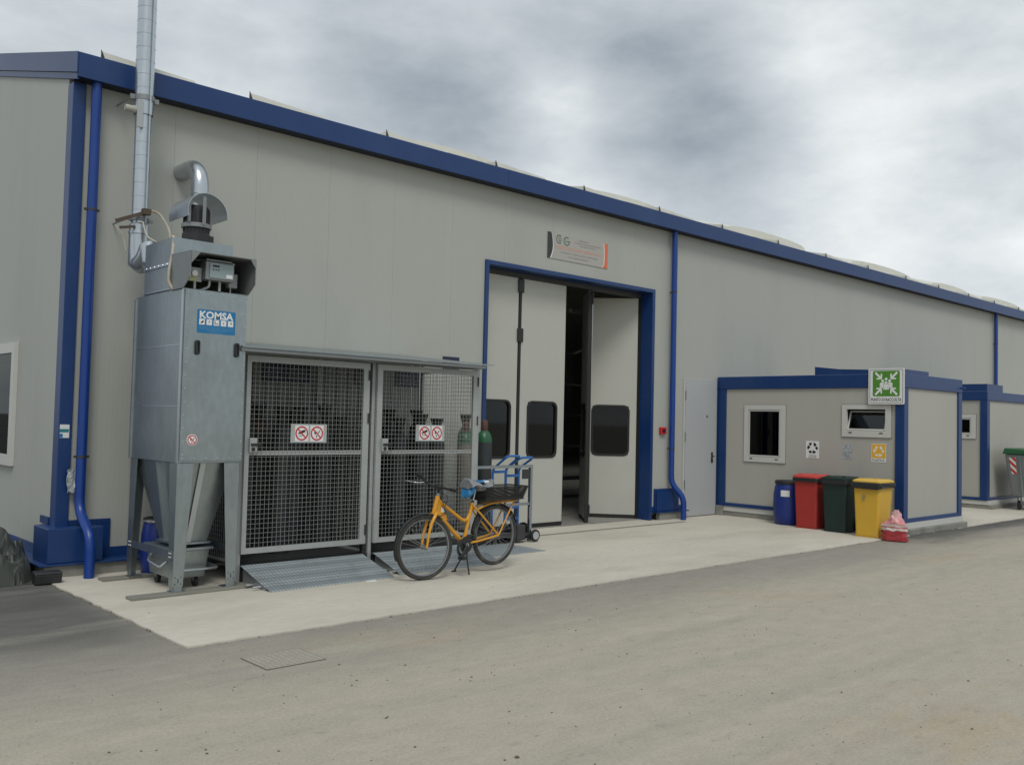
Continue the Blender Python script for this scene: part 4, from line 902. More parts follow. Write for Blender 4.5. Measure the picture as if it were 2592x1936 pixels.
def cage_door(x0, x1, mx0, mx1):
    z0, z1, m0, m1 = .298, 2.262, .352, 2.198
    d = MB().sheet(x0, z0, x1, z1, [(mx0, m0, mx1, m1)], YC-.035, YC, 'xz').build('door', 'cage', GC, bevel=.004)
    MB().box(mx0+.001, YC-.022, 1.268, mx1-.001, YC-.004, 1.312).build('mid_rail', 'cage', d)
    meshgrid(MB(), (mx0, YC-.026, m0), (1,0,0), mx1-mx0, m1-m0).build('wire_mesh', 'wire', d)
    lk = MB().box(mx0-.01, YC-.07, 1.30, mx0+.07, YC-.036, 1.44).build('lock_case', 'cage', d, bevel=.004)
    MB().box(mx0+.0, YC-.085, 1.362, mx0+.12, YC-.072, 1.388).build('lever', 'black', lk, bevel=.003)
    MB().lathe([(.018,-.012),(.018,0)], 12, (mx0+.025,YC-.071,1.33), 'y').build('keyhole', 'black', lk)
    for z in (2.13, 1.66, .45): MB().tube([(x1-.014,YC-.042,z-.055),(x1-.014,YC-.042,z+.055)], .008, 8).build('hinge', 'dark', d)
    return d
cage_door(4.28, 5.733, 4.327, 5.655); cage_door(5.837, 7.31, 5.905, 7.228)
# canopy
cn = MB(); fz, bz = 2.318, 2.50
cn.hexa([(4.10,8.22,fz),(7.34,8.22,fz),(7.34,10.03,bz),(4.10,10.03,bz)], [(4.10,8.22,fz+.012),(7.34,8.22,fz+.012),(7.34,10.03,bz+.012),(4.10,10.03,bz+.012)])
cnr = cn.build('roof_sheet', 'galv', GC)
MB().box(4.10, 8.235, fz-.036, 7.22, 8.26, fz-.002).build('gutter_edge', 'dull', cnr)
MB().box(4.14, 8.36, 2.284, 7.30, 8.44, 2.322).build('beam', 'dull', GC)
MB().box(4.3, 9.62, 2.40, 7.3, 9.66, 2.44).build('beam', 'dull', GC)
def warn_plate(x0, x1, z0, z1, label):
    T = thing('warning_plate', label, 'sign', ((x0+x1)/2, YC-.05, z0), group='prohibition plates on the cage doors')
    Mx = frame(((x0+x1)/2, YC-.033, (z0+z1)/2), (1,0,0), (0,0,1)); w, h = (x1-x0)/2, (z1-z0)/2
    MB(Mx).prism(rect4(-w,-h,w,h), -.003, 0, 'xy').build('plate', 'signgrey', T)
    for sx_ in (-1,1): MB(Mx).prism(rect4(sx_*w-(.045 if sx_>0 else 0), h-.07, sx_*w+(.045 if sx_<0 else 0), h-.001), 0, .0006, 'xy').build('tape', 'signboard', T)
    no_sign(T, Mx, -.0855, 0, .0745, 'hand', .001); no_sign(T, Mx, .0925, 0, .0745, 'smoke', .001)
warn_plate(4.783, 5.207, 1.393, 1.588, 'two red prohibition symbols on grey plate on left cage door')
warn_plate(6.380, 6.798, 1.412, 1.600, 'two red prohibition symbols on grey plate on right cage door')
def cage_sign(x0, x1, z0, z1, rows, label):
    T = thing('gas_sign', label, 'sign', ((x0+x1)/2, 9.6, z0), group='navy gas signs inside the cage')
    Mx = frame(((x0+x1)/2, 9.615, (z0+z1)/2), (1,0,0), (0,0,1)); MB(Mx).prism(rect4(-(x1-x0)/2,-(z1-z0)/2,(x1-x0)/2,(z1-z0)/2), 0, .004, 'xy').build('plate', 'signdark', T)
    for s, u, v, w in rows: text(s, u, v, .05, w, .006, .0046, Mx, mt='greyprint', parent=T)
cage_sign(5.05, 5.655, 2.06, 2.26, [('BOMBOLE', -.15, .035, .20), ('OSSIGENO', -.15, -.045, .22), ('BOMBOLE', .14, .035, .20), ('PROTEZIONE', .14, -.045, .24)], 'wide navy sign at the back of the left cage compartment')
cage_sign(6.29, 6.53, 2.07, 2.255, [('BOMBOLE', 0, .035, .18), ('VUOTE', 0, -.04, .15)], 'small navy sign at the back, nearest the middle post of the cage')
cage_sign(6.91, 7.27, 2.075, 2.26, [('BOMBOLE', 0, .035, .20), ('ACETILENE', 0, -.045, .25)], 'navy ACETILENE sign at the back of the right cage compartment')
# gas bottles
def bottle(x, y, label, body='cylgrey', shoulder='cylgreen', cap='tulip', h=1.35, r=.105, z0=.188, group='gas bottles inside the cage'):
    T = thing('gas_bottle', label, 'gas bottle', (x, y, z0), group=group)
    MB().lathe([(r*.93,z0),(r,z0+.02),(r,z0+h)], 20, (x,y,0)).build('cylinder', body, T, smooth=True)
    MB().lathe([(r*1.001,z0+h),(r*.97,z0+h+.05),(r*.8,z0+h+.11),(r*.5,z0+h+.15),(.035,z0+h+.165)], 20, (x,y,0)).build('shoulder', shoulder, T, smooth=True)
    zc = z0+h+.15
    if cap == 'tulip':
        MB().lathe([(.045,zc),(.050,zc+.05),(.062,zc+.10),(.085,zc+.17),(.088,zc+.18),(.080,zc+.18),(.055,zc+.10)], 16, (x,y,0)).build('valve_guard', 'black', T, smooth=True)
        MB().lathe([(.016,zc),(.016,zc+.09),(.03,zc+.1),(.03,zc+.12)], 10, (x,y,0)).build('valve', 'dull', T, smooth=True)
    else: MB().lathe([(.045,zc-.01),(.048,zc),(.048,zc+.13),(.035,zc+.15),(0,zc+.155)], 16, (x,y,0)).build('valve_cap', 'cylbrown', T, smooth=True)
    return T
for i, (x, y) in enumerate(((4.45,9.45),(4.70,9.30),(4.95,9.47),(4.55,9.02),(5.45,9.45),(5.62,9.2),(5.25,9.25),(5.0,9.05))):
    bottle(x, y, 'dark gas bottle standing behind the mesh of the left cage door', shoulder=('cylgreen' if i in (1,) else 'cylbrown' if i == 2 else 'cylgrey'), h=1.22+.03*(i % 3))
for i, (x, y) in enumerate(((6.0,9.45),(6.22,9.25),(6.45,9.4),(6.62,9.12),(6.05,9.0),(7.05,9.35),(7.18,9.1),(6.9,9.05),(6.72,9.47))):
    bottle(x, y, 'dark gas bottle standing behind the mesh of the right cage door', shoulder='cylgrey', h=1.16+.05*(i % 3))
bottle(8.34, 9.52, 'grey gas bottle with green shoulder and brown cap outside the cage', cap='cap', h=1.35, z0=.018, r=.112, group='gas bottles outside the cage')
bottle(8.06, 9.58, 'tan gas bottle with green shoulder next to the cage corner', body='cyltan', cap='cap', h=1.33, z0=.014, group='gas bottles outside the cage')
bottle(8.22, 9.78, 'gas bottle with flared black guard behind the green shouldered one', cap='tulip', h=1.40, z0=.014, group='gas bottles outside the cage')
# ramps
def ramp(x0, x1, yf, yb, zb, label):
    T = thing('loading_ramp', label, 'ramp', ((x0+x1)/2, (yf+yb)/2, .012), group='checker plate ramps before the cage')
    MB().hexa([(x0+.03,yf,.013),(x1+.03,yf,.013),(x1,yb,zb-.006),(x0,yb,zb-.006)], [(x0+.03,yf,.020),(x1+.03,yf,.020),(x1,yb,zb),(x0,yb,zb)]).build('plate', 'plate', T)
    for x in (x0+.03, (x0+x1)/2, x1-.03): MB().prism([(yf+.09,.0125),(yb,.0125),(yb,zb-.008),(yf+.09,.04)], x, x+.006, 'yz').build('gusset', 'dull', T)
    for k, y in enumerate((8.20, 8.06)): MB().tube([(x0-.07,y,.045),(x0+.2,y,.045)], .011, 8).build('rod', 'chrome', T)
ramp(4.275, 5.70, 7.895, 8.46, .19, 'checker plate ramp leading up to the left cage door')
ramp(5.835, 7.28, 7.985, 8.46, .19, 'checker plate ramp behind the orange bicycle, at the right cage door')
solo(MB().box(7.38, 8.40, .0135, 8.46, 9.36, .0195), 'floor_plate', 'plate', 'loose checker plate lying on the concrete under the trolley frame', 'plate', (7.9, 8.9, .0135))
solo(MB().box(5.755, 8.40, .013, 5.80, 8.46, .075), 'wood_block', 'rust', 'small rusty brown block between the two cage ramps', 'block', (5.775, 8.43, .013), bevel=.008)

# ================================================================== TROLLEYS
CT = thing('trolley_frame', 'grey zinc trolley frame with one small wheel, beside the cage', 'trolley', (8.4, 9.15, .02))
yt = 9.13
b = MB(); b.box(7.875,yt,.02,7.905,yt+.005,1.05); b.box(7.875,yt+.0055,.02,7.88,yt+.035,1.05); b.build('post', 'dull', CT)
b = MB(); b.box(8.865,yt,.03,8.905,yt+.006,1.055); b.box(8.865,yt+.0065,.03,8.871,yt+.045,1.055); b.build('post', 'galv', CT)
b = MB(); b.box(7.87,yt-.008,1.032,8.905,yt-.001,1.062); b.box(7.87,yt-.008,1.0625,8.905,yt+.045,1.068); b.build('top_rail', 'galv', CT)
MB().box(7.91,yt+.007,.52,8.862,yt+.03,.555).build('cross_rail', 'dull', CT)
MB().box(8.72,yt+.008,.88,8.86,yt+.02,1.01).build('side_plate', 'dark', CT)
MB().box(8.845,yt-.008,.33,8.872,yt-.001,.50).build('splice_plate', 'dull', CT)
MB().box(7.9,yt+.01,.10,8.86,yt+.40,.14).build('base', 'dark', CT)
for y in (yt-.03, yt+.36):
    w_ = MB().lathe([(.03,-.018),(.075,-.020),(.083,-.012),(.083,.012),(.075,.020),(.03,.018)], 22, (8.945,y,.103), 'y').build('wheel', 'rubber', CT, smooth=True)
    MB().lathe([(.0,-.0215),(.055,-.0215),(.055,.0215),(.0,.0215)], 22, (8.945,y,.103), 'y').build('rim', 'signgrey', w_, smooth=True)
MB().box(8.62,yt-.02,.05,8.78,yt+.14,.26).build('motor_housing', 'dark', CT, bevel=.02)
def hand_truck(x0, x1, y, zt, label, zc):
    T = thing('hand_truck', label, 'hand truck', ((x0+x1)/2, y, .013), group='blue hand trucks by the folding door')
    MB().tube(fillet([(x0,y,.16),(x0,y,1.0),(x0+.02,y-.27,zt),(x1+.02,y-.27,zt),(x1,y,1.0),(x1,y,.16)], .06), .0165, 10).build('frame', 'bluecart', T, smooth=True)
    for z in zc: MB().box(x0+.012, y-.012, z-.018, x1-.012, y+.012, z+.018).build('cross_bar', 'bluecart', T)
    MB().box(x0-.02, y+.01, .018, x1+.02, y+.20, .026).build('toe_plate', 'bluecart', T)
    MB().prism([(y-.02,.03),(y+.19,.03),(y-.02,.26)], x0-.006, x0+.004, 'yz').build('gusset', 'bluecart', T)
    MB().tube([(x0-.06,y-.06,.13),(x1+.06,y-.06,.13)], .012, 8).build('axle', 'dull', T)
    for x in (x0-.06, x1+.06): MB().lathe([(.03,-.02),(.095,-.025),(.115,-.015),(.115,.015),(.095,.025),(.03,.02)], 22, (x,y-.06,.13), 'x').build('wheel', 'rubber', T, smooth=True)
hand_truck(8.47, 8.71, 9.47, 1.19, 'blue hand truck with loop handle nearer the gas bottles', (.96, .55))
hand_truck(8.745, 8.99, 9.50, 1.165, 'blue hand truck with loop handle nearer the door gap', (.90, .46, .30))

# ================================================================== BICYCLE
BK = thing('bicycle', 'orange step-through bicycle with rear basket parked before the cage', 'bicycle', (5.875, 7.60, .012), R(2.5), local=True)
def wheel(name, cx, cz, Rr, rot, raised=0):
    Mx = Matrix.Translation((cx,0,cz)) @ Matrix.Rotation(rot, 4, 'Z')
    prof = [(Rr-.045,-.014)]+[(Rr-.022+.022*math.sin(R(a)), -.023*math.cos(R(a))) for a in range(20,161,20)]+[(Rr-.045,.014)]
    w = MB(Mx).lathe(prof, 56, (0,0,0), 'y', cap=False).build(name, 'tyre', BK, smooth=True)
    MB(Mx).lathe([(Rr-.056,-.010),(Rr-.043,-.013),(Rr-.043,.013),(Rr-.056,.010),(Rr-.056,-.010)], 56, (0,0,0), 'y', cap=False).build('rim', 'dull', w, smooth=True)
    MB(Mx).lathe([(0,-.045),(.012,-.045),(.014,-.03),(.026,-.03),(.018,-.015),(.018,.015),(.026,.03),(.014,.03),(.012,.045),(0,.045)], 16, (0,0,0), 'y').build('hub', 'dull', w, smooth=True)
    b = MB(Mx)
    for k in range(28):
        a = 2*math.pi*k/28; t = a+(.35 if k % 4 < 2 else -.35); sd_ = .027 if k % 2 else -.027
        b.bar((.024*math.cos(t),sd_,.024*math.sin(t)), ((Rr-.058)*math.cos(a),0,(Rr-.058)*math.sin(a)), .0018)
    b.build('spokes', 'chrome', w)
    return w
RW = .335
fsteer = R(-10)
wheel('front_wheel', 0, .335, RW, fsteer); wheel('rear_wheel', 1.01, .395, RW, 0)
T_ = lambda pts, r, nm, mt='orange', n=12, par=BK: MB().tube(pts, r, n).build(nm, mt, par, smooth=True)
T_([(.112,0,.665),(.165,0,.855)], .025, 'head_tube')
T_(fillet([(.125,0,.70),(.20,0,.64),(.545,0,.335)], .08), .024, 'down_tube')
T_(fillet([(.155,0,.83),(.22,0,.775),(.52,0,.585),(.585,0,.575),(.625,0,.64)], .06), .0185, 'top_tube')
T_([(.545,0,.335),(.662,0,.765)], .0195, 'seat_tube')
MB().prism([(.14,.71),(.165,.83),(.235,.775),(.26,.72),(.30,.60),(.25,.585)], -.012, .012, 'xz').build('head_gusset', 'orange', BK, bevel=.004)
MB().box(.205,-.0155,.685,.255,-.0125,.735).build('frame_label', 'paper', BK)
T_([(.668,0,.775),(.705,0,.905)], .0125, 'seat_post', 'chrome'); T_([(.658,0,.752),(.668,0,.785)], .0185, 'seat_clamp', 'black')
for s in (-1, 1):
    T_([(.545,s*.03,.335),(.72,s*.05,.35),(1.01,s*.062,.395)], .0115, 'chain_stay')
    T_([(.648,s*.018,.74),(.74,s*.05,.645),(1.01,s*.062,.395)], .0105, 'seat_stay')
    fk = [(.120,s*.025,.685),(.092,s*.045,.655),(.050,s*.052,.585),(.018,s*.054,.47),(-.002,s*.054,.335)]
    Rf = Matrix.Rotation(fsteer, 4, 'Z'); T_([tuple(Rf @ Vector(p)) for p in fk], [.019,.019,.0165,.014,.012], 'fork_blade')
    T_(fillet([(.70,s*.045,.69),(.86,s*.06,.75),(1.30,s*.06,.765)], .12), .0095, 'rack_rail')
    T_([(1.245,s*.06,.76),(1.01,s*.066,.398)], .0085, 'rack_strut')
T_([(.70,-.045,.69),(.665,0,.70),(.70,.045,.69)], .007, 'rack_mount'); T_([(1.30,-.06,.765),(1.315,0,.765),(1.30,.06,.765)], .0075, 'rack_end')
T_([(.112,0,.652),(.108,0,.668)], .026, 'headset_cup', 'dull'); T_([(.166,0,.858),(.172,0,.88)], .024, 'headset_cup', 'dull')
T_([(.170,0,.87),(.192,0,.95)], .013, 'stem', 'black'); T_([(.180,0,.93),(.15,0,.965)], .017, 'stem_clamp', 'black')
T_(fillet([(.15,.31,1.055),(.11,.12,1.0),(.13,.05,.955),(.145,-.05,.945),(.155,-.12,.945),(.155,-.29,.930)], .06), .011, 'handlebar', 'black')
T_([(.135,.215,1.035),(.155,.335,1.063)], .0165, 'grip', 'black'); T_([(.155,-.20,.937),(.155,-.31,.928)], .0165, 'grip', 'black')
T_(fillet([(.12,.17,.99),(.06,.20,.985),(.03,.22,.99),(-.01,.32,1.0)], .02), .0055, 'brake_lever', 'chrome'); T_(fillet([(.155,-.14,.93),(.10,-.17,.90),(.10,-.26,.89)], .02), .0055, 'brake_lever', 'dull')
T_(fillet([(.12,.12,.985),(.06,.10,.93),(.16,.03,.84),(.22,-.02,.74),(.27,-.025,.68)], .08), .0035, 'brake_cable', 'black', 6)
T_(fillet([(.17,-.13,.93),(.14,-.08,.84),(.23,-.03,.76),(.26,-.02,.66)], .06), .0035, 'brake_cable', 'black', 6)
T_(fillet([(.14,-.025,.66),(.18,-.03,.645),(.26,-.025,.68)], .03), .0035, 'brake_cable', 'black', 6)
T_(fillet([(.16,-.02,.93),(.27,-.05,.86),(.24,-.03,.74)], .08), .0035, 'brake_cable', 'black', 6)
MB().box(.075,-.03,.575,.115,.03,.63).build('fork_crown', 'black', BK, bevel=.008)
# mudguards
def guard(cx, cz, r, a0, a1, rot, nm):
    Mx = Matrix.Translation((cx,0,cz)) @ Matrix.Rotation(rot, 4, 'Z'); b = MB(Mx); n = 24; pf = [(-.026,-.012),(-.016,0),(.016,0),(.026,-.012)]
    for i in range(n+1):
        a = R(a0+(a1-a0)*i/n)
        for y, d in pf: b.v.append(((r+d)*math.cos(a), y, (r+d)*math.sin(a)))
    b.f = [(i*4+j, i*4+j+1, i*4+j+5, i*4+j+4) for i in range(n) for j in range(3)]
    o = b.build(nm, 'black', BK, smooth=True); o.modifiers.new('t', 'SOLIDIFY').thickness = .002
guard(1.01, .395, RW+.018, 20, 175, 0, 'rear_mudguard'); guard(0, .335, RW+.016, 55, 200, fsteer, 'front_mudguard')
for s in (-1, 1): T_([(0,s*.05,.335),(-.25,s*.028,.47)], .0028, 'mudguard_stay', 'dull', 6)
T_([(1.01,-.065,.395),(.82,-.055,.31),(.72,-.03,.27)], .003, 'mudguard_stay', 'dull', 6); T_([(1.01,-.065,.395),(1.27,-.03,.62)], .003, 'mudguard_stay', 'dull', 6)
# crank set
b = MB().lathe([(.035,-.048),(.088,-.048),(.090,-.045),(.088,-.042),(.035,-.042)], 30, (.545,0,.325), 'y'); cr = b.build('chain_ring', 'black', BK, smooth=True)
b = MB().ring(circ(.475,.295,.075,24,.095), circ(.475,.295,.040,24,.055), -.062, -.055, 'xz'); b.build('chain_guard', 'black', BK)
T_([(.545,-.065,.325),(.445,-.075,.205)], .011, 'crank', 'black', 8); T_([(.545,.065,.325),(.645,.075,.445)], .011, 'crank', 'dull', 8)
MB().box(.395,-.165,.185,.465,-.08,.215).build('pedal', 'black', BK, bevel=.006); MB().box(.61,.08,.435,.68,.165,.46).build('pedal', 'black', BK, bevel=.006)
T_([(.545,-.07,.325),(.545,.07,.325)], .022, 'bottom_bracket', 'dull')
T_([(.56,-.055,.28),(.80,-.05,.34),(1.0,-.05,.355)], .004, 'chain', 'dark', 6); T_([(.55,-.055,.41),(.80,-.05,.44),(1.0,-.05,.435)], .004, 'chain', 'dark', 6)
MB().box(.55,-.04,.245,.60,.04,.31).build('stand_bracket', 'black', BK, bevel=.006)
T_(fillet([(.58,-.02,.27),(.575,-.03,.18),(.60,-.045,.0)], .03), .009, 'stand_leg', 'dark', 8); T_(fillet([(.575,.02,.27),(.57,.03,.2),(.60,.20,.004)], .03), .009, 'stand_leg', 'dark', 8)
MB().box(.575,.185,0,.625,.215,.014).build('stand_foot', 'dark', BK)
# basket (wire)
b = MB(); tp = [(.725,-.155),(1.375,-.155),(1.375,.155),(.725,.155)]; bt = [(.76,-.12),(1.325,-.12),(1.325,.12),(.76,.12)]; zt_, zb_ = .930, .785
for lev in range(17):
    t = lev/16; q = [tuple(bt[i][j]*(1-t)+tp[i][j]*t for j in (0,1)) for i in range(4)]; z = zb_+(zt_-zb_)*t; w = .009 if lev == 16 else .0045 if lev == 0 else .0026
    for i in range(4): b.bar((*q[i],z), (*q[(i+1) % 4],z), w)
for i in range(4):
    n = 70 if i % 2 == 0 else 32
    for k in range(n):
        t = k/n; p = [bt[i][j]*(1-t)+bt[(i+1) % 4][j]*t for j in (0,1)]; q = [tp[i][j]*(1-t)+tp[(i+1) % 4][j]*t for j in (0,1)]; b.bar((*p,zb_), (*q,zt_), .0028)
for k in range(24): x = .76+.565*k/23; b.bar((x,-.12,zb_), (x,.12,zb_), .003)
for k in range(10): y = -.12+.24*k/9; b.bar((.76,y,zb_), (1.325,y,zb_), .003)
b.build('basket', 'basket', BK)
MB().box(.74,-.125,.787,1.34,.125,.80).build('basket_floor', 'basket', BK)
# saddle, covered by a crumpled bag
sa = MB(); n = 14; m = 12
def ringed(f, n, m, b):
    for i in range(n):
        for j in range(m): b.v.append(f(i/(n-1), 2*math.pi*j/m))
    b.f += [(i*m+j, i*m+(j+1) % m, (i+1)*m+(j+1) % m, (i+1)*m+j) for i in range(n-1) for j in range(m)]+[tuple(range(m)), tuple((n-1)*m+j for j in range(m))]
ringed(lambda t, a: (.565+.33*t, (.028+.085*max(0,t-.25)**.7)*math.cos(a), .935+.03*math.sin(a)+.02*t), n, m, sa); sa.build('saddle', 'black', BK, smooth=True)
rnd = random.Random(3); jit = [[rnd.uniform(-.012,.012) for j in range(m)] for i in range(n)]
bb = MB(); ringed(lambda t, a: (.56+.36*t, (.06+.095*math.sin(math.pi*min(1,t*.8+.15)))*math.cos(a)+jit[int(t*(n-1)+.5)][int(a/2/math.pi*m+.5) % m], .945+(.048+.025*math.sin(5*t+a))*math.sin(a)+.012*math.sin(9*t)+jit[int(t*(n-1)+.5)][int(a/2/math.pi*m+.5) % m]), n, m, bb)
bb.build('saddle_bag', 'bagclear', BK)
bb = MB(); jj = [rnd.uniform(-.01,.01) for k in range(200)]
ringed(lambda t, a: (.545+.12*t+.025*math.sin(a), (.035+.06*math.sin(math.pi*(.12+.8*t)))*math.cos(a)+jj[int(t*40+a*5) % 200], .875+.05*t+(.075*math.sin(math.pi*(.2+.7*t)))*math.sin(a)+jj[int(t*60+a*9) % 200]), 9, 12, bb); bb.build('saddle_bag', 'bagblue', BK)
bb = MB(); ringed(lambda t, a: (.70+.14*t, .07*math.cos(a)*(1-.5*abs(t-.5)), .985+.018*math.sin(a)+jj[int(t*30+a*7) % 200]*.5), 7, 10, bb); bb.build('saddle_bag', 'bagblue', BK)
MB().box(.775,-.075,.972,.84,-.02,1.0).build('saddle_label', 'paper', BK, bevel=.008)

# ================================================================== DRUMS, BINS, SACK
def drum(x, y, r, h, label, lid='black'):
    T = thing('plastic_drum', label, 'drum', (x, y, .012)); z = .012
    MB().lathe([(r*.82,z),(r*.90,z+.03*h),(r*.97,z+.2*h),(r*1.0,z+.45*h),(r*.985,z+.7*h),(r*.90,z+.86*h),(r*.83,z+.93*h),(r*.83,z+.965*h)], 32, (x,y,0)).build('barrel', 'drumblue', T, smooth=True)
    MB().lathe([(r*.86,z+.915*h),(r*.90,z+.925*h),(r*.90,z+.985*h),(r*.86,z+h),(r*.7,z+h),(r*.65,z+.985*h),(0,z+.985*h)], 32, (x,y,0)).build('lid', lid, T, smooth=True)
    return T
d1 = drum(14.30, 8.37, .255, .745, 'blue plastic drum with white label beside the red bin')
Mx = Matrix.Translation((14.30, 8.36, 0)) @ Matrix.Rotation(R(205), 4, 'Z')
b = MB(Mx); 
for i in range(7):
    a = R(-17+34*i/6-20+10)
    for z in (.495, .60): b.v.append((0.2565*math.cos(a), 0.2565*math.sin(a), z))
b.f = [(2*i, 2*i+2, 2*i+3, 2*i+1) for i in range(6)]; lb_ = b.build('label_card', 'paper', d1)
d2 = drum(3.86, 9.50, .155, .575, 'blue plastic drum behind the legs of the dust collector')
MB().lathe([(.142,.545),(.146,.55),(.146,.565),(.142,.57)], 32, (3.86,9.50,0)).build('clamp_ring', 'chrome', d2, smooth=True)
def bin_(x, y, body, lid, label, liner=False, name='wheelie_bin'):
    T = thing(name, label, 'bin', (x, y, .012), group='coloured wheeled bins beside the cabin'); z0 = .012
    # body: opens towards -X, tapers to the foot
    MB().hexa([(x+.01,y-.183,z0),(x+.38,y-.183,z0),(x+.38,y+.183,z0),(x+.01,y+.183,z0)], [(x-.012,y-.212,z0+.80),(x+.45,y-.212,z0+.80),(x+.45,y+.212,z0+.80),(x-.012,y+.212,z0+.80)]).build('tub', body, T, bevel=.035, seg=3)
    MB().hexa([(x+.012,y-.182,z0+.001),(x+.30,y-.182,z0+.001),(x+.30,y+.182,z0+.001),(x+.012,y+.182,z0+.001)],[(x+.004,y-.189,z0+.035),(x+.30,y-.189,z0+.035),(x+.30,y+.189,z0+.035),(x+.004,y+.189,z0+.035)]).build('foot_rib', body, T)
    MB().ring(rrect(x-.045,y-.238,x+.48,y+.238,.05), rrect(x+.0,y-.20,x+.44,y+.20,.04), z0+.765, z0+.83, 'xy').build('rim', 'black', T, bevel=.008)
    l = MB(); P = rrect(x-.04,y-.234,x+.48,y+.234,.06); Q = rrect(x+.005,y-.19,x+.43,y+.19,.06); n = len(P)
    l.add([(a,b_,z0+.832) for a, b_ in P]+[(a,b_,z0+.862) for a, b_ in P]+[(a,b_,z0+.885) for a, b_ in Q], [tuple(range(n)), tuple(range(2*n,3*n))]+[(i,(i+1)%n,n+(i+1)%n,n+i) for i in range(n)]+[(n+i,n+(i+1)%n,2*n+(i+1)%n,2*n+i) for i in range(n)])
    lo = l.build('lid', lid, T, smooth=True, ang=30)
    for yy in (-.13,.13): MB().box(x+.02,y+yy-.02,z0+.884,x+.08,y+yy+.02,z0+.897).build('lid_lug', lid, lo, bevel=.005)
    MB().tube([(x+.47,y-.22,z0+.85),(x+.54,y-.2,z0+.85),(x+.54,y+.2,z0+.85),(x+.47,y+.22,z0+.85)], .015, 8).build('handle', 'black', T, smooth=True)
    for yy in (-.21,.21): MB().lathe([(.02,-.02),(.09,-.022),(.1,-.01),(.1,.01),(.09,.022),(.02,.02)], 20, (x+.38,y+yy,.113), 'y').build('wheel', 'rubber', T, smooth=True)
    if liner:
        b = MB(); P = rrect(x-.055,y-.25,x+.485,y+.25,.06,6); n = len(P); r_ = random.Random(5)
        for z, o in ((.84,.0),(.80,.006),(.755,.002)): b.v += [(a+(.008*r_.uniform(-1,1)+o*(1 if a > x+.2 else -1)), c+.006*r_.uniform(-1,1), z0+z+(r_.uniform(-.03,.012) if z < .76 else 0)) for a, c in P]
        b.f = [(k*n+i, k*n+(i+1)%n, (k+1)*n+(i+1)%n, (k+1)*n+i) for k in range(2) for i in range(n)]
        o = b.build('bin_liner', 'black', T); o.modifiers.new('t', 'SOLIDIFY').thickness = .002
    return T
bin_(13.96, 7.86, 'red', 'redlid', 'red wheeled bin with red lid between the drum and the green bin')
bin_(13.88, 7.31, 'green', 'green', 'dark green wheeled bin between the red and yellow bins')
yb_ = bin_(13.70, 6.69, 'yellow', 'yellowlid', 'yellow wheeled bin with black liner beside the printed sack', liner=True)
b = MB(frame((13.681, 6.72, .62), (0,-1,0), (-.075,0,.99)))
b.tube([(-.02,-.05,.004),(-.02,.05,.004),(.015,.045,.004),(.02,.02,.004),(-.0,.0,.004)], .004, 6); b.tube([(-.0,0,.004),(.0,-.04,.004),(.025,-.045,.004)], .003, 6); b.build('scrawl', 'greyprint', yb_)
n, m = 15, 20; b = MB(); r_ = random.Random(11); J = [[r_.uniform(-1,1) for j in range(m)] for i in range(n)]
for i in range(n):
    t = i/(n-1)
    for j in range(m):
        a = 2*math.pi*j/m; rad = .172-.02*t if t < .55 else .165-.30*(t-.55) if t < .85 else .075-.12*(t-.85)
        rad *= 1+.06*math.sin(3*a+4*t)+(.05+.16*t)*J[i][j]
        cx_, cy_ = 13.74+.01*t, 6.27-.045*max(0, t-.4)
        b.v.append((cx_+rad*math.cos(a)*.8, cy_+rad*math.sin(a)*1.12, max(.013, .012+.41*t+(.03*J[i][j]+.03*math.sin(2*a+1))*(t > .35))))
b.f = [(i*m+j, i*m+(j+1) % m, (i+1)*m+(j+1) % m, (i+1)*m+j) for i in range(n-1) for j in range(m)]+[tuple(range(m)), tuple((n-1)*m+j for j in range(m))]
solo(b, 'rubbish_sack', 'sack', 'crumpled red and pink printed plastic sack beside the yellow bin', 'sack', (13.74, 6.27, .012), smooth=True, ang=18)

# grey container with green lid at the right edge
DM = thing('waste_container', 'grey four-wheeled waste container with green lid by the far cabin', 'container', (21.95, 6.8, .012))
x0, x1, y0, y1 = 21.3, 22.65, 6.32, 7.33
MB().hexa([(x0+.12,y0+.12,.30),(x1-.12,y0+.12,.30),(x1-.12,y1-.10,.30),(x0+.12,y1-.10,.30)], [(x0,y0,1.20),(x1,y0,1.20),(x1,y1,1.20),(x0,y1,1.20)]).build('tub', 'dull', DM, bevel=.03)
MB().hexa([(x0-.03,y0-.04,1.203),(x1+.03,y0-.04,1.203),(x1+.03,y1+.04,1.203),(x0-.03,y1+.04,1.203)], [(x0-.01,y0,1.27),(x1+.01,y0,1.27),(x1+.01,y1,1.33),(x0-.01,y1,1.33)]).build('lid', 'lidgreen', DM, bevel=.02)
MB().bar((x0-.01,7.02,1.18),(x0+.10,6.98,.30),.05,.03).build('rib', 'galv', DM)
MB().bar((x0-.005,6.6,1.18),(x0+.10,6.62,.30),.05,.03).build('rib', 'galv', DM)
MB().hexa([(x0+.051,7.10,.78),(x0+.056,7.10,.78),(x0+.056,7.20,.78),(x0+.051,7.20,.78)], [(x0-.001,7.11,1.13),(x0+.004,7.11,1.13),(x0+.004,7.24,1.13),(x0-.001,7.24,1.13)]).build('reflector', 'stripes', DM)
for x in (x0+.25, x1-.25):
    for y in (y0+.25, y1-.22):
        w_ = MB().lathe([(.03,-.02),(.09,-.022),(.1,-.012),(.1,.012),(.09,.022),(.03,.02)], 18, (x,y,.112), 'y').build('castor', 'rubber', DM, smooth=True)
        MB().box(x-.03,y-.035,.12,x+.03,y-.028,.298).box(x-.03,y+.028,.12,x+.03,y+.035,.298).build('fork', 'dull', w_)

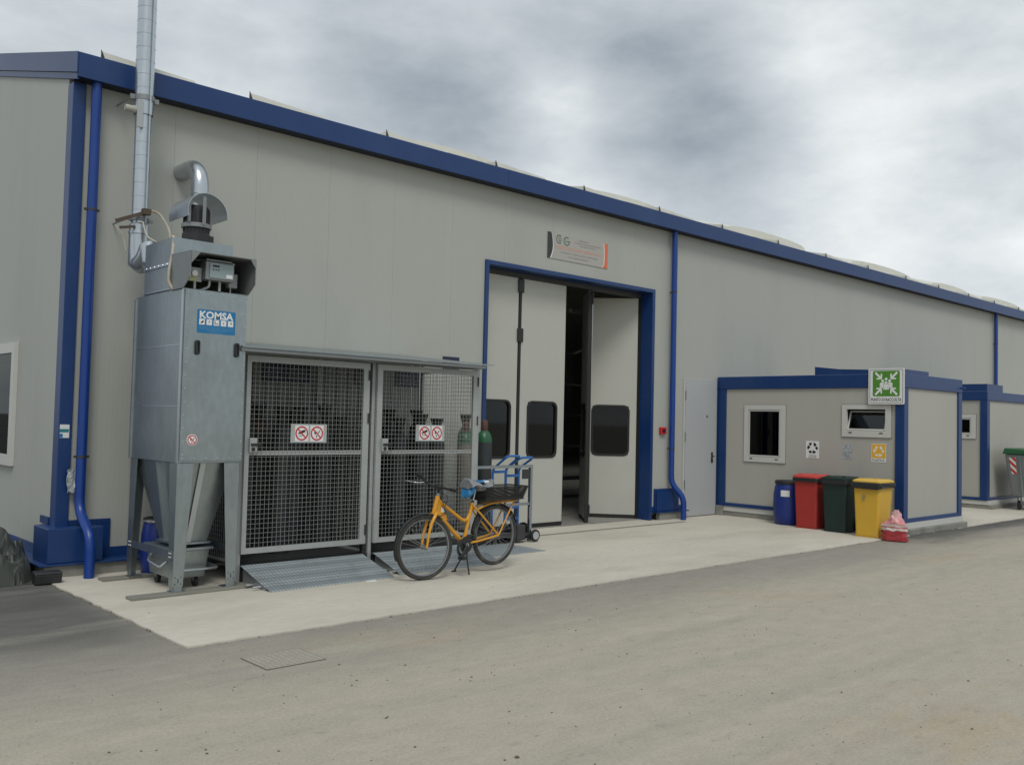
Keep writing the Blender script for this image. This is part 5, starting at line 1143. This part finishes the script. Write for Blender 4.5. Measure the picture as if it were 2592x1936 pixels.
# tarpaulin heap and black case at the corner
import mathutils
n, m = 40, 54; b = MB(); r_ = random.Random(4)
nz3 = lambda x, y, z: mathutils.noise.noise(Vector((x, y, z)))
for i in range(n):
    for j in range(m):
        u, v = i/(n-1)*2-1, j/(m-1)*2-1; x, y = 2.36+u*.48, 10.42+v*.80
        e_ = max(0, 1-(abs(u)**3+abs(v)**3)); wx, wy = x+.12*nz3(x*3, y*3, 4), y+.12*nz3(x*3, y*3, 8)
        fold = 1-abs(nz3(wx*4.2, wy*2.2, 1.0)*2.2); fold2 = 1-abs(nz3(wx*7+3, wy*5, 6.0)*2.0)          # sharp draped creases
        fold3 = 1-abs(nz3(wx*15, wy*12, 9.0)*2.0); hgt = .20+.22*max(0, fold)**1.5+.13*max(0, fold2)+.07*max(0, fold3)+.16*nz3(x*1.7, y*1.6, 2.2)
        b.v.append((x+.03*nz3(x*6, y*6, 3)*e_, y+.03*nz3(x*6, y*6, 7)*e_, .004+(e_**.4)*max(.02, hgt)))
b.f = [(i*m+j, (i+1)*m+j, (i+1)*m+j+1, i*m+j+1) for i in range(n-1) for j in range(m-1)]
tp_ = solo(b, 'tarpaulin_heap', 'tarp', 'crumpled dark grey tarpaulin heap against the gable wall', 'tarpaulin', (2.33, 10.4, .0)); tp_.modifiers.new('t', 'SOLIDIFY').thickness = .004
BX = thing('black_case', 'small flat black plastic case on the ground at the building corner', 'case', (2.83, 9.56, .012))
MB().hexa([(2.715,9.50,.006),(2.945,9.48,.014),(2.955,9.62,.014),(2.725,9.64,.006)], [(2.71,9.495,.10),(2.95,9.475,.10),(2.96,9.625,.10),(2.72,9.645,.10)]).build('box', 'black', BX, bevel=.008)
MB().hexa([(2.706,9.49,.102),(2.954,9.47,.102),(2.964,9.63,.102),(2.716,9.65,.102)], [(2.715,9.50,.122),(2.945,9.48,.122),(2.955,9.62,.122),(2.725,9.64,.122)]).build('lid', 'black', BX, bevel=.006)
# manhole cover
MH = thing('manhole_cover', 'dusty square iron manhole cover set in the asphalt', 'manhole cover', (3.24, 5.74, .0))
MB().sheet(3.02, 5.555, 3.47, 5.93, [(3.028, 5.563, 3.462, 5.922)], .001, .0045, 'xy').build('gap', mat('dirt filled gap', (.15,.14,.115), .9), MH)
MB().box(3.029, 5.564, .001, 3.461, 5.921, .006).build('cover', 'hatch', MH)
b = MB()
for i in range(9):
    for j in range(8):
        x, y = 3.06+i*.045, 5.59+j*.043
        if (i+j) % 2: b.box(x-.015,y-.005,.006,x+.015,y+.005,.0095)
        else: b.box(x-.005,y-.015,.006,x+.005,y+.015,.0095)
b.build('tread', 'hatch', MH)['kind'] = 'stuff'
# litter and crumbs of dried mud
solo(MB().hexa([(5.33,7.83,.0125),(5.45,7.81,.0125),(5.46,7.87,.0125),(5.35,7.88,.0125)],[(5.33,7.83,.016),(5.45,7.81,.014),(5.46,7.87,.022),(5.35,7.88,.018)]), 'litter_scrap', 'paper', 'white scrap of litter at the foot of the left ramp', 'litter', (5.4, 7.85, .0125))
b = MB(); r_ = random.Random(21)
def crumb(x, y, s, z=0.0):
    o = len(b.v); a0 = r_.uniform(0,6); k = r_.uniform(.5,1.0)
    for zz_, rr in ((0,1.0),(.55,.85)):
        for j in range(6): a = a0+j*math.pi/3; q = r_.uniform(.7,1.15)*s*rr; b.v.append((x+q*math.cos(a), y+q*k*math.sin(a), z+zz_*s*.9))
    b.v.append((x, y, z+s*.85)); t = o+12
    b.f.extend([(o+j, o+(j+1)%6, o+6+(j+1)%6, o+6+j) for j in range(6)]+[(o+6+j, o+6+(j+1)%6, t) for j in range(6)])
for k in range(1700):
    t = r_.random(); d = 2.6+(t**1.4)*9; az = yaw+r_.uniform(-.62,.62); x, y = d*math.sin(az), d*math.cos(az)
    if y > 6.3: continue
    crumb(x, y, min(.010, .0015+.0019*r_.expovariate(1.0)))
for cx, cy in ((2.0,4.0),(2.9,3.4),(4.6,2.6),(5.2,3.2),(4.3,4.6),(3.4,5.1),(6.6,4.2)):
    for k in range(26): crumb(cx+r_.gauss(0,.22), cy+r_.gauss(0,.10), .0015+.0018*r_.expovariate(1.0))
for k in range(420): crumb(r_.uniform(2.9,14.4), 6.405+r_.gauss(0,.012), .0018+.0022*r_.expovariate(1.0))
for k in range(130): crumb(2.85+r_.gauss(0,.012), r_.uniform(6.42,9.4), .0018+.0022*r_.expovariate(1.0))
for k in range(60): crumb(r_.uniform(3,13.5), r_.uniform(6.5,8.2), .002+.002*r_.expovariate(1.2), .012)
pb = b.build('mud_crumbs', 'pebble'); pb['kind'] = 'stuff'; pb['label'] = 'scattered crumbs of dried mud and grit on the asphalt'; pb['category'] = 'grit'
